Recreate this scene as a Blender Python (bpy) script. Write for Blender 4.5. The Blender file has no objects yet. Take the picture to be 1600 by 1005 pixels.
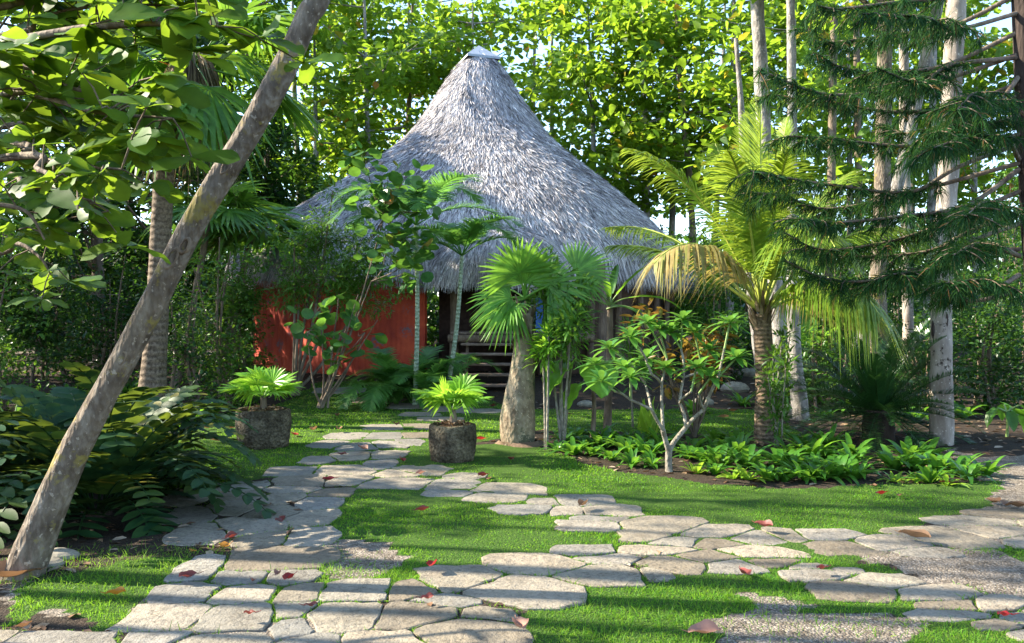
import bpy, math, random
import numpy as np
from math import radians, pi, sin, cos
random.seed(7)
RNG = np.random.default_rng(11)
C = bpy.context.scene.collection
scene = bpy.context.scene

# ------------------------------------------------------------------ camera, sky, sun, exposure
EYE = 1.6
F = 1300.0            # focal length in pixels of the 1600 px wide photograph
cam_d = bpy.data.cameras.new("camera")
cam = bpy.data.objects.new("camera", cam_d); C.objects.link(cam)
cam.location = (0, 0, EYE); cam.rotation_euler = (radians(90), 0, 0)
cam_d.sensor_width = 36; cam_d.lens = 36 * F / 1600.0
cam_d.clip_start = 0.05; cam_d.clip_end = 2000
scene.camera = cam
SUN_DIR = np.array([-0.985, 0.17, 0.0]); SUN_EL = radians(33)
SUN_DIR = SUN_DIR / np.linalg.norm(SUN_DIR)
SUNV = np.array([SUN_DIR[0] * cos(SUN_EL), SUN_DIR[1] * cos(SUN_EL), sin(SUN_EL)])
world = bpy.data.worlds.new("World"); scene.world = world; world.use_nodes = True
wn = world.node_tree; bg = wn.nodes["Background"]
sky = wn.nodes.new("ShaderNodeTexSky"); sky.sky_type = 'NISHITA'; sky.sun_disc = False
sky.sun_elevation = SUN_EL; sky.sun_rotation = math.atan2(SUN_DIR[0], SUN_DIR[1])
sky.air_density = 1.0; sky.dust_density = 0.5; sky.ozone_density = 2.0
wn.links.new(sky.outputs[0], bg.inputs[0]); bg.inputs[1].default_value = 0.15
sl = bpy.data.lights.new("sun", 'SUN'); sl.energy = 5.0; sl.angle = radians(0.55); sl.color = (1.0, 0.9, 0.72)
sun = bpy.data.objects.new("sun", sl); C.objects.link(sun)
from mathutils import Vector
sun.rotation_euler = Vector(SUNV).to_track_quat('Z', 'Y').to_euler()
scene.view_settings.view_transform = 'Standard'; scene.view_settings.look = 'None'
scene.view_settings.gamma = 1.0; scene.view_settings.exposure = 2.0
scene.render.engine = 'CYCLES'
cy = scene.cycles
cy.max_bounces = 7; cy.diffuse_bounces = 4; cy.glossy_bounces = 2; cy.transmission_bounces = 4; cy.transparent_max_bounces = 4
cy.caustics_reflective = False; cy.caustics_refractive = False; cy.sample_clamp_indirect = 6
cy.use_denoising = True
cy.use_adaptive_sampling = False

# ------------------------------------------------------------------ maths helpers
def hgt(x, y):
    """terrain height: flat garden, a low rise under the hut and beyond"""
    x = np.asarray(x, float); y = np.asarray(y, float)
    t = np.clip((y - 14.5) / 5.5, 0, 1); s = t * t * (3 - 2 * t)
    return 0.40 * s + 0.012 * np.clip(y - 22, 0, 60)
def P(px, py, Y): return np.array([(px - 800) / F * Y, Y, EYE - (py - 502.5) / F * Y])
def G(px, py):
    Y = 8.0
    for _ in range(25):
        z = float(hgt(0, Y)); Y = (EYE - z) * F / max(py - 502.5, 6.0)
    return np.array([(px - 800) / F * Y, Y, float(hgt(0, Y))])
def GY(px, Y): return np.array([(px - 800) / F * Y, Y, float(hgt(0, Y))])
def unit(v):
    v = np.asarray(v, float); n = np.linalg.norm(v, axis=-1, keepdims=True); return v / np.maximum(n, 1e-9)
def hash2(i, j, s=0):
    n = (i.astype(np.int64) * 374761393 + j.astype(np.int64) * 668265263 + s * 1274126177) & 0x7fffffff
    n = ((n ^ (n >> 13)) * 1274126177) & 0x7fffffff
    return ((n ^ (n >> 16)) & 0xffff) / 65535.0
def vnoise(x, y, s=0):
    x = np.asarray(x, float); y = np.asarray(y, float)
    i = np.floor(x); j = np.floor(y); fx = x - i; fy = y - j
    fx = fx * fx * (3 - 2 * fx); fy = fy * fy * (3 - 2 * fy)
    a = hash2(i, j, s); b = hash2(i + 1, j, s); c = hash2(i, j + 1, s); d = hash2(i + 1, j + 1, s)
    return (a * (1 - fx) + b * fx) * (1 - fy) + (c * (1 - fx) + d * fx) * fy
def fbm(x, y, s=0): return (vnoise(x, y, s) + .5 * vnoise(2.1 * x, 2.1 * y, s + 1) + .25 * vnoise(4.3 * x, 4.3 * y, s + 2)) / 1.75
def in_poly(px, py, poly):
    px = np.asarray(px, float); py = np.asarray(py, float); r = np.zeros(px.shape, bool); n = len(poly)
    for k in range(n):
        x1, y1 = poly[k][:2]; x2, y2 = poly[(k + 1) % n][:2]
        if y1 == y2: continue
        c = ((y1 > py) != (y2 > py)) & (px < (x2 - x1) * (py - y1) / (y2 - y1) + x1); r ^= c
    return r
def U(a, b, n=None): return RNG.uniform(a, b, n)

# ------------------------------------------------------------------ mesh builder
ORG = {}
class MB:
    def __init__(s): s.v = []; s.f = []; s.r = []; s.n = 0; s.sm = []
    def add(s, v, faces, rnd=0.5, smooth=False):
        """faces: int array (m,k)"""
        v = np.asarray(v, float).reshape(-1, 3); faces = np.asarray(faces, np.int64)
        if len(v) == 0 or len(faces) == 0: return
        s.v.append(v); s.f.append(faces + s.n); s.n += len(v)
        s.r.append(np.broadcast_to(np.asarray(rnd, float), (len(v),)) if np.ndim(rnd) <= 1 else rnd)
        s.sm.append(np.full(len(faces), smooth))
    def build(s, name, mat, parent=None, origin=None):
        me = bpy.data.meshes.new(name)
        if s.v:
            V = np.concatenate(s.v)
            if parent is not None: origin = ORG[parent.name]
            if origin is None: origin = np.zeros(3)
            origin = np.asarray(origin, float); V = V - origin
            sizes = np.concatenate([np.full(len(f), f.shape[1]) for f in s.f])
            loops = np.concatenate([f.ravel() for f in s.f])
            me.vertices.add(len(V)); me.vertices.foreach_set("co", V.ravel().astype(np.float32))
            me.loops.add(len(loops)); me.loops.foreach_set("vertex_index", loops.astype(np.int32))
            me.polygons.add(len(sizes)); st = np.concatenate([[0], np.cumsum(sizes)[:-1]])
            me.polygons.foreach_set("loop_start", st.astype(np.int32))
            me.polygons.foreach_set("loop_total", sizes.astype(np.int32))
            me.polygons.foreach_set("use_smooth", np.concatenate(s.sm))
            me.update(calc_edges=True)
            a = me.attributes.new("rnd", 'FLOAT', 'POINT'); a.data.foreach_set("value", np.concatenate(s.r).astype(np.float32))
            me.validate()
        o = bpy.data.objects.new(name, me); C.objects.link(o)
        if mat is not None: me.materials.append(mat)
        if parent is not None: o.parent = parent; ORG[o.name] = ORG[parent.name]
        else: o.location = origin if origin is not None else (0, 0, 0); ORG[o.name] = np.array(o.location)
        return o
def tag(o, label=None, cat=None, group=None, kind=None):
    if label: o['label'] = label
    if cat: o['category'] = cat
    if group: o['group'] = group
    if kind: o['kind'] = kind
    return o
def thing(name, label, cat, loc, group=None, rz=0):
    o = bpy.data.objects.new(name, None); C.objects.link(o); o.location = loc; o.rotation_euler = (0, 0, rz)
    o.empty_display_size = .2; ORG[o.name] = np.array(loc, float)
    return tag(o, label, cat, group)
def copy_tree(o, loc=None, rz=None, sc=None, label=None):
    c = o.copy(); C.objects.link(c)
    if loc is not None: c.location = loc
    if rz is not None: c.rotation_euler = (0, 0, rz)
    if sc is not None: c.scale = (sc, sc, sc)
    if label: c['label'] = label
    for ch in list(o.children):
        d = ch.copy(); C.objects.link(d); d.parent = c
        for g in list(ch.children):
            e = g.copy(); C.objects.link(e); e.parent = d
    return c

# tubes ---------------------------------------------------------
def smooth_path(pts, rad, n=6):
    """Catmull-Rom through the points"""
    pts = np.asarray(pts, float); rad = np.asarray(rad, float)
    if len(pts) < 3: 
        t = np.linspace(0, 1, n + 1)[:, None]; return pts[0] * (1 - t) + pts[1] * t, rad[0] * (1 - t[:, 0]) + rad[1] * t[:, 0]
    E = np.vstack([2 * pts[0] - pts[1], pts, 2 * pts[-1] - pts[-2]]); out = []; ro = []
    for i in range(len(pts) - 1):
        p0, p1, p2, p3 = E[i:i + 4]
        for k in range(n):
            t = k / n
            out.append(.5 * ((2 * p1) + (-p0 + p2) * t + (2 * p0 - 5 * p1 + 4 * p2 - p3) * t * t + (-p0 + 3 * p1 - 3 * p2 + p3) * t ** 3))
            ro.append(rad[i] * (1 - t) + rad[i + 1] * t)
    out.append(pts[-1]); ro.append(rad[-1]); return np.array(out), np.array(ro)
def tube(B, pts, rad, seg=8, wob=0.0, rnd=.5, cap=True, sub=0, ringy=0.0, relief=0.0):
    if sub: pts, rad = smooth_path(pts, rad, sub)
    pts = np.asarray(pts, float); rad = np.broadcast_to(np.asarray(rad, float), (len(pts),)); n = len(pts)
    T = unit(np.gradient(pts, axis=0)); up = np.array([0, 0, 1.]) if abs(T[0][2]) < .9 else np.array([1., 0, 0])
    N = unit(np.cross(T[0], up)); Ns = []
    for i in range(n):
        N = unit(N - np.dot(N, T[i]) * T[i]); Ns.append(N)
    Ns = np.array(Ns); Bs = np.cross(T, Ns); a = np.arange(seg) * 2 * pi / seg
    sd = int(RNG.integers(999)); sl_ = np.concatenate([[0], np.cumsum(np.linalg.norm(np.diff(pts, axis=0), axis=1))]) / max(rad.max(), 1e-4)
    r = rad[:, None] * (1 + wob * 2.2 * (fbm(np.cos(a)[None] * .8 + sl_[:, None] * .35, np.sin(a)[None] * .8 + sl_[:, None] * .12, sd) - .5))
    if relief: r = r * (1 + relief * (fbm(np.cos(a)[None] * 5 + sl_[:, None] * 1.1, np.sin(a)[None] * 5 + sl_[:, None] * .8, sd + 3) - .5))
    if ringy: r = r * (1 + ringy * (np.arange(n)[:, None] % 2))
    V = pts[:, None] + (np.cos(a)[None, :, None] * Ns[:, None] + np.sin(a)[None, :, None] * Bs[:, None]) * r[..., None]
    V = V.reshape(-1, 3); i, j = np.meshgrid(np.arange(n - 1), np.arange(seg), indexing='ij'); j2 = (j + 1) % seg
    Q = np.stack([i * seg + j, i * seg + j2, (i + 1) * seg + j2, (i + 1) * seg + j], -1).reshape(-1, 4)
    B.add(V, Q, rnd, True)
    if cap:
        for e in (0, n - 1):
            B.add(np.vstack([pts[e], V[e * seg:(e + 1) * seg]]), [[0, 1 + (k + 1) % seg, 1 + k] for k in range(seg)], rnd, True)
def box(B, c, s, rz=0, rnd=.5, bev=0.0):
    c = np.asarray(c, float); s = np.asarray(s, float) / 2
    if bev: 
        b = min(bev, min(s) * .5); xs = []
        for z, ins in ((-s[2], b), (-s[2] + b, 0), (s[2] - b, 0), (s[2], b)):
            for x, y in ((-1, -1), (1, -1), (1, 1), (-1, 1)): xs.append((x * (s[0] - ins), y * (s[1] - ins), z))
        V = np.array(xs); F_ = [[3, 2, 1, 0], [12, 13, 14, 15]]
        for l in range(3):
            for k in range(4): F_.append([l * 4 + k, l * 4 + (k + 1) % 4, l * 4 + 4 + (k + 1) % 4, l * 4 + 4 + k])
    else:
        V = np.array([(x, y, z) for z in (-1, 1) for x, y in ((-1, -1), (1, -1), (1, 1), (-1, 1))]) * s
        F_ = [[3, 2, 1, 0], [4, 5, 6, 7], [0, 1, 5, 4], [1, 2, 6, 5], [2, 3, 7, 6], [3, 0, 4, 7]]
    R = np.array([[cos(rz), -sin(rz), 0], [sin(rz), cos(rz), 0], [0, 0, 1]])
    B.add(V @ R.T + c, F_, rnd)
# strips: many thin curved blades at once -------------------------
def strips(B, o, d, nrm, L, W, droop=0.0, prof=(1, .8, 0), rnd=.5, ts=None, fold=0.0, mid=0.0, wav=0.0):
    o = np.asarray(o, float); n = len(o)
    if n == 0: return
    d = unit(np.broadcast_to(d, (n, 3))); nrm = np.broadcast_to(nrm, (n, 3)); s = unit(np.cross(nrm, d)); up = np.cross(d, s)
    L = np.broadcast_to(L, (n,)).astype(float); W = np.broadcast_to(W, (n,)).astype(float); droop = np.broadcast_to(droop, (n,)).astype(float)
    K = len(prof); ts = np.linspace(0, 1, K) if ts is None else np.asarray(ts); R = []
    for k, t in enumerate(ts):
        c = o + d * (L * t)[:, None]; c = c + np.array([0, 0, -1.]) * (droop * L * t * t)[:, None]
        w = s * (W * prof[k] * .5)[:, None]
        if fold:
            lift = up * (np.abs(W) * prof[k] * .5 * fold)[:, None]
            if wav: lift = lift + up * (np.abs(W) * wav * np.sin(k * 2.3 + np.arange(n)))[:, None]; lift2 = lift - 2 * up * (np.abs(W) * wav * np.sin(k * 2.3 + np.arange(n) * 1.7))[:, None]
            else: lift2 = lift
            R += [c - w + lift, c, c + w + lift2]
        else: R += [c - w, c + w]
    m = 3 if fold else 2
    V = np.stack(R, 1).reshape(-1, 3); base = np.arange(n)[:, None] * (K * m); fs = []
    for k in range(K - 1):
        for q in range(m - 1):
            a = k * m + q
            fs.append(np.concatenate([base + a, base + a + 1, base + a + m + 1, base + a + m], 1))
    fs = np.concatenate(fs)
    rn = np.repeat(np.broadcast_to(rnd, (n,)), K * m)
    if mid and m == 3: rn = rn + np.tile([0, mid, 0], n * K)
    B.add(V, fs, rn, True)
TEMPL = {
 'obov': (np.array([[0, 0, 0], [.35, .2, .05], [.35, -.2, .05], [.75, .31, .07], [.75, -.31, .07], [1, 0, -.05], [.4, 0, 0], [.8, 0, -.01], [.95, .16, .02], [.95, -.16, .02]]),
          [[0, 6, 1, 1], [0, 2, 6, 6], [1, 6, 7, 3], [6, 2, 4, 7], [3, 7, 5, 8], [7, 4, 9, 5]]),
 'oval': (np.array([[0, 0, 0], [.3, .22, .04], [.3, -.22, .04], [.7, .2, .0], [.7, -.2, .0], [1, 0, -.1]]),
          [[0, 2, 4, 5], [0, 5, 3, 1]]),
 'round': (np.array([[0, 0, 0], [.2, .36, .03], [.2, -.36, .03], [.55, .5, .05], [.55, -.5, .05], [.88, .33, .02], [.88, -.33, .02], [1, 0, -.03], [.5, 0, -.03]]),
          [[0, 8, 3, 1], [0, 2, 4, 8], [8, 7, 5, 3], [8, 4, 6, 7]]),
 'lance': (np.array([[0, 0, 0], [.35, .12, .02], [.35, -.12, .02], [.7, .1, -.03], [.7, -.1, -.03], [1, 0, -.12], [.35, 0, -.01], [.7, 0, -.05]]),
          [[0, 6, 1, 1], [0, 2, 6, 6], [1, 6, 7, 3], [6, 2, 4, 7], [3, 7, 5, 5], [7, 4, 5, 5]]),
}
def leaves(B, pos, d, nrm, sc, rnd, templ='obov'):
    pos = np.asarray(pos, float); n = len(pos)
    if n == 0: return
    T, Fc = TEMPL[templ]; d = unit(d); s = unit(np.cross(nrm, d)); u = np.cross(d, s)
    sc = np.broadcast_to(sc, (n,))[:, None, None]
    V = pos[:, None] + (T[None, :, 0:1] * d[:, None] + T[None, :, 1:2] * s[:, None] + T[None, :, 2:3] * u[:, None]) * sc
    tri = [f[:3] for f in Fc if f[2] == f[3]]; quad = [f for f in Fc if f[2] != f[3]]
    base = np.arange(n)[:, None, None] * len(T); rn = np.repeat(np.broadcast_to(rnd, (n,)), len(T))
    first = B.n; V = V.reshape(-1, 3)
    B.v.append(V); B.r.append(rn); B.n += len(V)
    for fs, k in ((tri, 3), (quad, 4)):
        if fs:
            f = (base + np.array(fs)[None]).reshape(-1, k) + first; B.f.append(f); B.sm.append(np.ones(len(f), bool))
def rdir(n, zb=0.0, zs=1.0):
    v = RNG.normal(size=(n, 3)); v[:, 2] = v[:, 2] * zs + zb; return unit(v)
def leaf_cloud(B, cen, rad, n, size, templ='obov', sizevar=.35, zb=-.1, upn=1.2):
    """n leaves scattered about centres cen (k,3) with gaussian radii rad (k,3)"""
    cen = np.asarray(cen, float); rad = np.broadcast_to(rad, cen.shape); i = RNG.integers(0, len(cen), n)
    g = RNG.normal(size=(n, 3)); g *= (np.minimum(1.6, np.linalg.norm(g, axis=1)) / np.maximum(np.linalg.norm(g, axis=1), 1e-6))[:, None]
    pos = cen[i] + g * rad[i] * .62
    d = unit(unit(g) * .7 + rdir(n, zb, .5)); nr = unit(rdir(n) * .8 + np.array([0, 0, upn]))
    leaves(B, pos, d, nr, size * (1 + sizevar * U(-1, 1, n)), U(0, 1, n), templ)

# ------------------------------------------------------------------ materials
def newmat(name):
    m = bpy.data.materials.new(name); m.use_nodes = True; nt = m.node_tree; nt.nodes.clear()
    return m, nt, nt.nodes.new, nt.links.new
def ramp(nt, stops, fac=None, interp='LINEAR'):
    r = nt.nodes.new("ShaderNodeValToRGB"); r.color_ramp.interpolation = interp; e = r.color_ramp.elements
    e[0].position, e[0].color = stops[0][0], (*stops[0][1], 1); e[1].position, e[1].color = stops[1][0], (*stops[1][1], 1)
    for p, c in stops[2:]:
        q = e.new(p); q.color = (*c, 1)
    if fac is not None: nt.links.new(fac, r.inputs[0])
    return r
def noise(nt, sc, det=4, vec=None, rough=.55):
    n = nt.nodes.new("ShaderNodeTexNoise"); n.inputs["Scale"].default_value = sc; n.inputs["Detail"].default_value = det; n.inputs["Roughness"].default_value = rough
    if vec is not None: nt.links.new(vec, n.inputs["Vector"])
    return n
def mixc(nt, fac, a, b, mode='MIX'):
    m = nt.nodes.new("ShaderNodeMix"); m.data_type = 'RGBA'; m.blend_type = mode
    for sock, v in ((m.inputs[0], fac), (m.inputs[6], a), (m.inputs[7], b)):
        if hasattr(v, 'is_output'): nt.links.new(v, sock)
        elif isinstance(v, (tuple, list)): sock.default_value = (*v, 1)
        else: sock.default_value = v
    return m.outputs[2]
def leafmat(name, cols, trans=.45, tcol=(.28, .5, .03), rough=.45, rare=None, spec=.4, noisy=0.3):
    m, nt, N, Lk = newmat(name)
    at = N("ShaderNodeAttribute"); at.attribute_name = "rnd"
    st = [(i / (len(cols) - 1) * (.93 if rare else 1), c) for i, c in enumerate(cols)]
    if rare:
        k0 = .955
        st += [(k0, cols[-1])] + [(k0 + .01 + .035 * i / max(1, len(rare) - 1), c) for i, c in enumerate(rare)]
    r = ramp(nt, st, at.outputs["Fac"])
    tc = N("ShaderNodeTexCoord"); nz = noise(nt, 9, 3, tc.outputs["Object"])
    mp = ramp(nt, [(.3, (1 - noisy,) * 3), (.7, (1 + noisy * .6,) * 3)], nz.outputs[0])
    col = mixc(nt, 1.0, r.outputs[0], mp.outputs[0], 'MULTIPLY')
    p = N("ShaderNodeBsdfPrincipled"); Lk(col, p.inputs["Base Color"]); p.inputs["Roughness"].default_value = rough; p.inputs["Specular IOR Level"].default_value = spec
    t = N("ShaderNodeBsdfTranslucent"); tcn = mixc(nt, .45, r.outputs[0], tcol); 
    Lk(mixc(nt, 1.0, tcn, mp.outputs[0], 'MULTIPLY'), t.inputs[0])
    mx = N("ShaderNodeMixShader"); mx.inputs[0].default_value = trans; Lk(p.outputs[0], mx.inputs[1]); Lk(t.outputs[0], mx.inputs[2])
    o = N("ShaderNodeOutputMaterial"); Lk(mx.outputs[0], o.inputs[0]); return m
def barkmat(name, dark, mid, light, scale=14, stretch=(1, 1, .25), lichen=None, rough=.85, bump=.5, lsc=2.2, lth=.56):
    m, nt, N, Lk = newmat(name); tc = N("ShaderNodeTexCoord"); mp = N("ShaderNodeMapping"); Lk(tc.outputs["Object"], mp.inputs[0])
    mp.inputs["Scale"].default_value = stretch
    a = noise(nt, scale, 6, mp.outputs[0], .65); b = noise(nt, scale * .25, 3, tc.outputs["Object"])
    v = N("ShaderNodeTexVoronoi"); v.inputs["Scale"].default_value = scale * 2.2; Lk(mp.outputs[0], v.inputs["Vector"])
    r = ramp(nt, [(.38, dark), (.5, mid), (.62, light)], a.outputs[0])
    c = mixc(nt, .5, r.outputs[0], ramp(nt, [(.3, dark), (.7, light)], b.outputs[0]).outputs[0])
    if lichen:
        l = noise(nt, lsc, 5, tc.outputs["Object"], .7); c = mixc(nt, ramp(nt, [(lth, (0, 0, 0)), (lth + .05, (1, 1, 1))], l.outputs[0]).outputs[0], c, lichen)
        l2 = noise(nt, lsc * 9, 3, tc.outputs["Object"], .6); c = mixc(nt, ramp(nt, [(.62, (0, 0, 0)), (.66, (.8, .8, .8))], l2.outputs[0]).outputs[0], c, tuple(min(1, x * 1.3) for x in light))
    p = N("ShaderNodeBsdfPrincipled"); Lk(c, p.inputs["Base Color"]); p.inputs["Roughness"].default_value = rough; p.inputs["Specular IOR Level"].default_value = .2
    ad = N("ShaderNodeMath"); ad.operation = 'ADD'; Lk(a.outputs[0], ad.inputs[0]); Lk(v.outputs[0], ad.inputs[1])
    bp = N("ShaderNodeBump"); bp.inputs["Strength"].default_value = bump; bp.inputs["Distance"].default_value = .02; Lk(ad.outputs[0], bp.inputs["Height"]); Lk(bp.outputs[0], p.inputs["Normal"])
    o = N("ShaderNodeOutputMaterial"); Lk(p.outputs[0], o.inputs[0]); return m
def plain(name, col, rough=.7, nsc=8, var=.25, bump=.2, spec=.3, metal=0):
    m, nt, N, Lk = newmat(name); tc = N("ShaderNodeTexCoord"); a = noise(nt, nsc, 5, tc.outputs["Object"], .6)
    r = ramp(nt, [(.3, tuple(c * (1 - var) for c in col)), (.7, tuple(min(1, c * (1 + var)) for c in col))], a.outputs[0])
    p = N("ShaderNodeBsdfPrincipled"); Lk(r.outputs[0], p.inputs["Base Color"]); p.inputs["Roughness"].default_value = rough; p.inputs["Metallic"].default_value = metal; p.inputs["Specular IOR Level"].default_value = spec
    bp = N("ShaderNodeBump"); bp.inputs["Strength"].default_value = bump; bp.inputs["Distance"].default_value = .01; Lk(a.outputs[0], bp.inputs["Height"]); Lk(bp.outputs[0], p.inputs["Normal"])
    o = N("ShaderNodeOutputMaterial"); Lk(p.outputs[0], o.inputs[0]); return m
def ringmat(name, a_, b_, freq, bump=.6):
    """palm trunk with leaf-scar rings"""
    m, nt, N, Lk = newmat(name); tc = N("ShaderNodeTexCoord"); w = N("ShaderNodeTexWave"); w.wave_type = 'BANDS'; w.bands_direction = 'Z'
    w.inputs["Scale"].default_value = freq; w.inputs["Distortion"].default_value = 2.5; w.inputs["Detail"].default_value = 3; w.inputs["Detail Scale"].default_value = 2
    Lk(tc.outputs["Object"], w.inputs["Vector"]); nz = noise(nt, 22, 5, tc.outputs["Object"], .7)
    c = ramp(nt, [(.1, a_), (.75, b_)], w.outputs["Fac"]).outputs[0]; c = mixc(nt, .75, c, ramp(nt, [(.35, tuple(x * .55 for x in a_)), (.66, tuple(min(1, x * 1.2) for x in b_))], nz.outputs[0]).outputs[0], 'MIX')
    p = N("ShaderNodeBsdfPrincipled"); Lk(c, p.inputs["Base Color"]); p.inputs["Roughness"].default_value = .85; p.inputs["Specular IOR Level"].default_value = .2
    ad = N("ShaderNodeMath"); ad.operation = 'ADD'; Lk(w.outputs["Fac"], ad.inputs[0]); Lk(nz.outputs[0], ad.inputs[1])
    bp = N("ShaderNodeBump"); bp.inputs["Strength"].default_value = bump; bp.inputs["Distance"].default_value = .02; Lk(ad.outputs[0], bp.inputs["Height"]); Lk(bp.outputs[0], p.inputs["Normal"])
    o = N("ShaderNodeOutputMaterial"); Lk(p.outputs[0], o.inputs[0]); return m

M = {}
M['almond'] = leafmat('almond_leaf', [(.04, .11, .012), (.07, .17, .015), (.13, .24, .02), (.15, .26, .02)], .56, (.5, .72, .04), .4, rare=[(.2, .24, .02), (.5, .14, .03)])
M['almond_near'] = leafmat('near_leaf', [(.03, .09, .012), (.05, .13, .015), (.1, .19, .015)], .48, (.42, .58, .03), .5, spec=.22)
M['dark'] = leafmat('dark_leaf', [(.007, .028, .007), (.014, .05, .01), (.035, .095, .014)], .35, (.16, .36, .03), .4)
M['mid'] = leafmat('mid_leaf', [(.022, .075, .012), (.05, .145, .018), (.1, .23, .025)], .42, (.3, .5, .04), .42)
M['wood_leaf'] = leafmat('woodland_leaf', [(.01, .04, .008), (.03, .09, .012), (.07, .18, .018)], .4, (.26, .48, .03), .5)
M['palm'] = leafmat('palm_leaf', [(.05, .14, .02), (.08, .2, .025), (.12, .25, .03)], .42, (.3, .5, .04), .38)
M['areca'] = leafmat('areca_leaf', [(.05, .16, .035), (.08, .22, .045), (.12, .28, .05)], .45, (.3, .6, .07), .38)
M['coco'] = leafmat('coconut_leaf', [(.1, .2, .02), (.16, .28, .03), (.26, .33, .04)], .5, (.5, .6, .05), .35)
M['coco_dry'] = leafmat('coconut_dry_tip', [(.3, .2, .08), (.36, .28, .1), (.25, .3, .06)], .4, (.5, .4, .1), .5)
M['fanp'] = leafmat('fan_leaf', [(.08, .22, .03), (.12, .3, .04), (.17, .36, .05)], .45, (.35, .6, .05), .35)
M['lime'] = leafmat('lime_fan_leaf', [(.13, .33, .03), (.19, .42, .04), (.26, .5, .05)], .5, (.5, .75, .05), .35)
M['zamia'] = leafmat('cardboard_palm_leaf', [(.011, .045, .018), (.022, .07, .022), (.055, .1, .016)], .32, (.3, .35, .02), .48, rare=[(.2, .22, .02), (.25, .2, .03)], spec=.25)
M['cycas'] = leafmat('sago_leaf', [(.012, .05, .015), (.022, .075, .02), (.035, .1, .02)], .25, (.15, .35, .03), .3, spec=.6)
M['needle'] = leafmat('pine_needle', [(.004, .03, .011), (.009, .045, .015), (.025, .07, .018)], .3, (.12, .28, .03), .6, spec=.08, rare=[(.16, .09, .03), (.12, .06, .025)])
M['lily'] = leafmat('lily_leaf', [(.035, .13, .018), (.06, .19, .02), (.1, .26, .03)], .45, (.32, .6, .04), .3, spec=.5)
M['lily_bright'] = leafmat('lily_bright_leaf', [(.12, .27, .02), (.2, .38, .03), (.3, .45, .05)], .45, (.5, .7, .05), .3, spec=.5)
M['banana'] = leafmat('broad_leaf', [(.05, .16, .02), (.08, .22, .025), (.12, .28, .03)], .5, (.35, .6, .04), .33)
M['plum'] = leafmat('frangipani_leaf', [(.05, .17, .03), (.08, .23, .04), (.12, .28, .04)], .42, (.3, .55, .06), .35)
M['grape'] = leafmat('seagrape_leaf', [(.03, .11, .03), (.05, .15, .035), (.09, .2, .03)], .4, (.25, .5, .05), .35, rare=[(.3, .12, .03), (.35, .2, .05)])
M['croton'] = leafmat('croton_leaf', [(.1, .04, .02), (.2, .1, .02), (.3, .2, .03), (.08, .15, .02)], .4, (.5, .3, .05), .4)
M['grass'] = leafmat('grass_blade', [(.045, .15, .014), (.07, .21, .018), (.12, .27, .022), (.22, .29, .05)], .48, (.35, .6, .03), .55, spec=.2)
M['dry'] = leafmat('dry_frond', [(.12, .085, .05), (.2, .15, .09), (.3, .24, .15)], .2, (.3, .2, .1), .8)
M['bark_grey'] = barkmat('bark_grey', (.045, .03, .02), (.115, .085, .062), (.25, .21, .165), 16, (1, 1, .4), lichen=(.2, .16, .05), lsc=3.0, lth=.55, bump=.7)
M['bark_white'] = barkmat('bark_white', (.08, .068, .058), (.22, .2, .18), (.37, .345, .32), 10, (1, 1, .5), lichen=(.2, .2, .17), lsc=4, lth=.6)
M['bark_brown'] = barkmat('bark_brown', (.06, .04, .03), (.14, .1, .07), (.24, .19, .14), 14)
M['bark_dark'] = barkmat('bark_dark', (.015, .01, .01), (.035, .025, .02), (.07, .05, .04), 16)
M['bark_pale'] = barkmat('bark_pale', (.12, .09, .07), (.27, .225, .185), (.42, .37, .32), 6, (1, 1, .3), lichen=(.035, .025, .02), lsc=2.8, lth=.58)
M['stem_pale'] = barkmat('stem_pale', (.1, .085, .065), (.2, .175, .14), (.34, .31, .26), 22, (1, 1, .5))
M['stem_green'] = plain('stem_green', (.16, .24, .07), .5, 12, .3)
M['stem_areca'] = ringmat('stem_areca', (.18, .24, .14), (.36, .42, .32), 4.5)
M['ring_grey'] = ringmat('ring_trunk', (.06, .04, .028), (.2, .15, .105), 3.0)
M['ring_brown'] = ringmat('coconut_trunk', (.05, .035, .024), (.25, .18, .12), 5.5)
M['stone'] = None

# ------------------------------------------------------------------ the ground
LAWN = [
 [(40,912),(150,885),(240,870),(300,868),(430,880),(440,900),(300,900),(245,930),(205,985),(150,985),(120,960),(60,955),(0,985),(0,958)],
 [(240,640),(330,648),(420,640),(500,596),(700,596),(800,640),(900,640),(1180,640),(1300,700),(1500,730),(1570,755),(1540,790),(1450,812),(1390,850),(1330,880),(1180,860),(1040,850),(960,880),(860,885),(780,905),(700,915),(600,935),(500,935),(480,900),(500,800),(540,755),(430,745),(300,765),(240,760)],
 [(760,1040),(780,1005),(820,950),(900,905),(1050,893),(1200,885),(1330,905),(1450,945),(1600,970),(1700,1000),(1700,1060),(760,1060)],
 [(1040,850),(1240,850),(1380,890),(1450,930),(1300,930),(1040,890)],
 [(300,900),(440,885),(560,890),(560,960),(300,990)],
 [(1555,850),(1640,850),(1640,880),(1570,878)],
 [(0,1000),(250,1000),(250,1050),(0,1050)],
]
BARE = [[(482,860),(505,845),(560,838),(622,848),(628,880),(600,895),(540,905),(485,895)],
        [(860,822),(900,820),(915,832),(880,836)],
        [(1090,962),(1200,950),(1330,958),(1420,965),(1450,985),(1400,1060),(1100,1060),(1130,990)],
        [(1150,925),(1240,930),(1270,945),(1200,955),(1160,945)]]
GRAVEL = [[(1480,700),(1540,715),(1760,700),(1760,1000),(1600,962),(1470,925),(1370,880),(1330,868),(1440,840),(1500,795),(1560,755),(1500,740)],
          [(0,905),(80,905),(120,940),(100,965),(0,965)], *BARE,
          [(240,895),(420,885),(560,895),(620,1010),(240,1010)],
          [(0,538),(140,544),(330,548),(400,560),(330,556),(140,554),(0,552)]]
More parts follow.
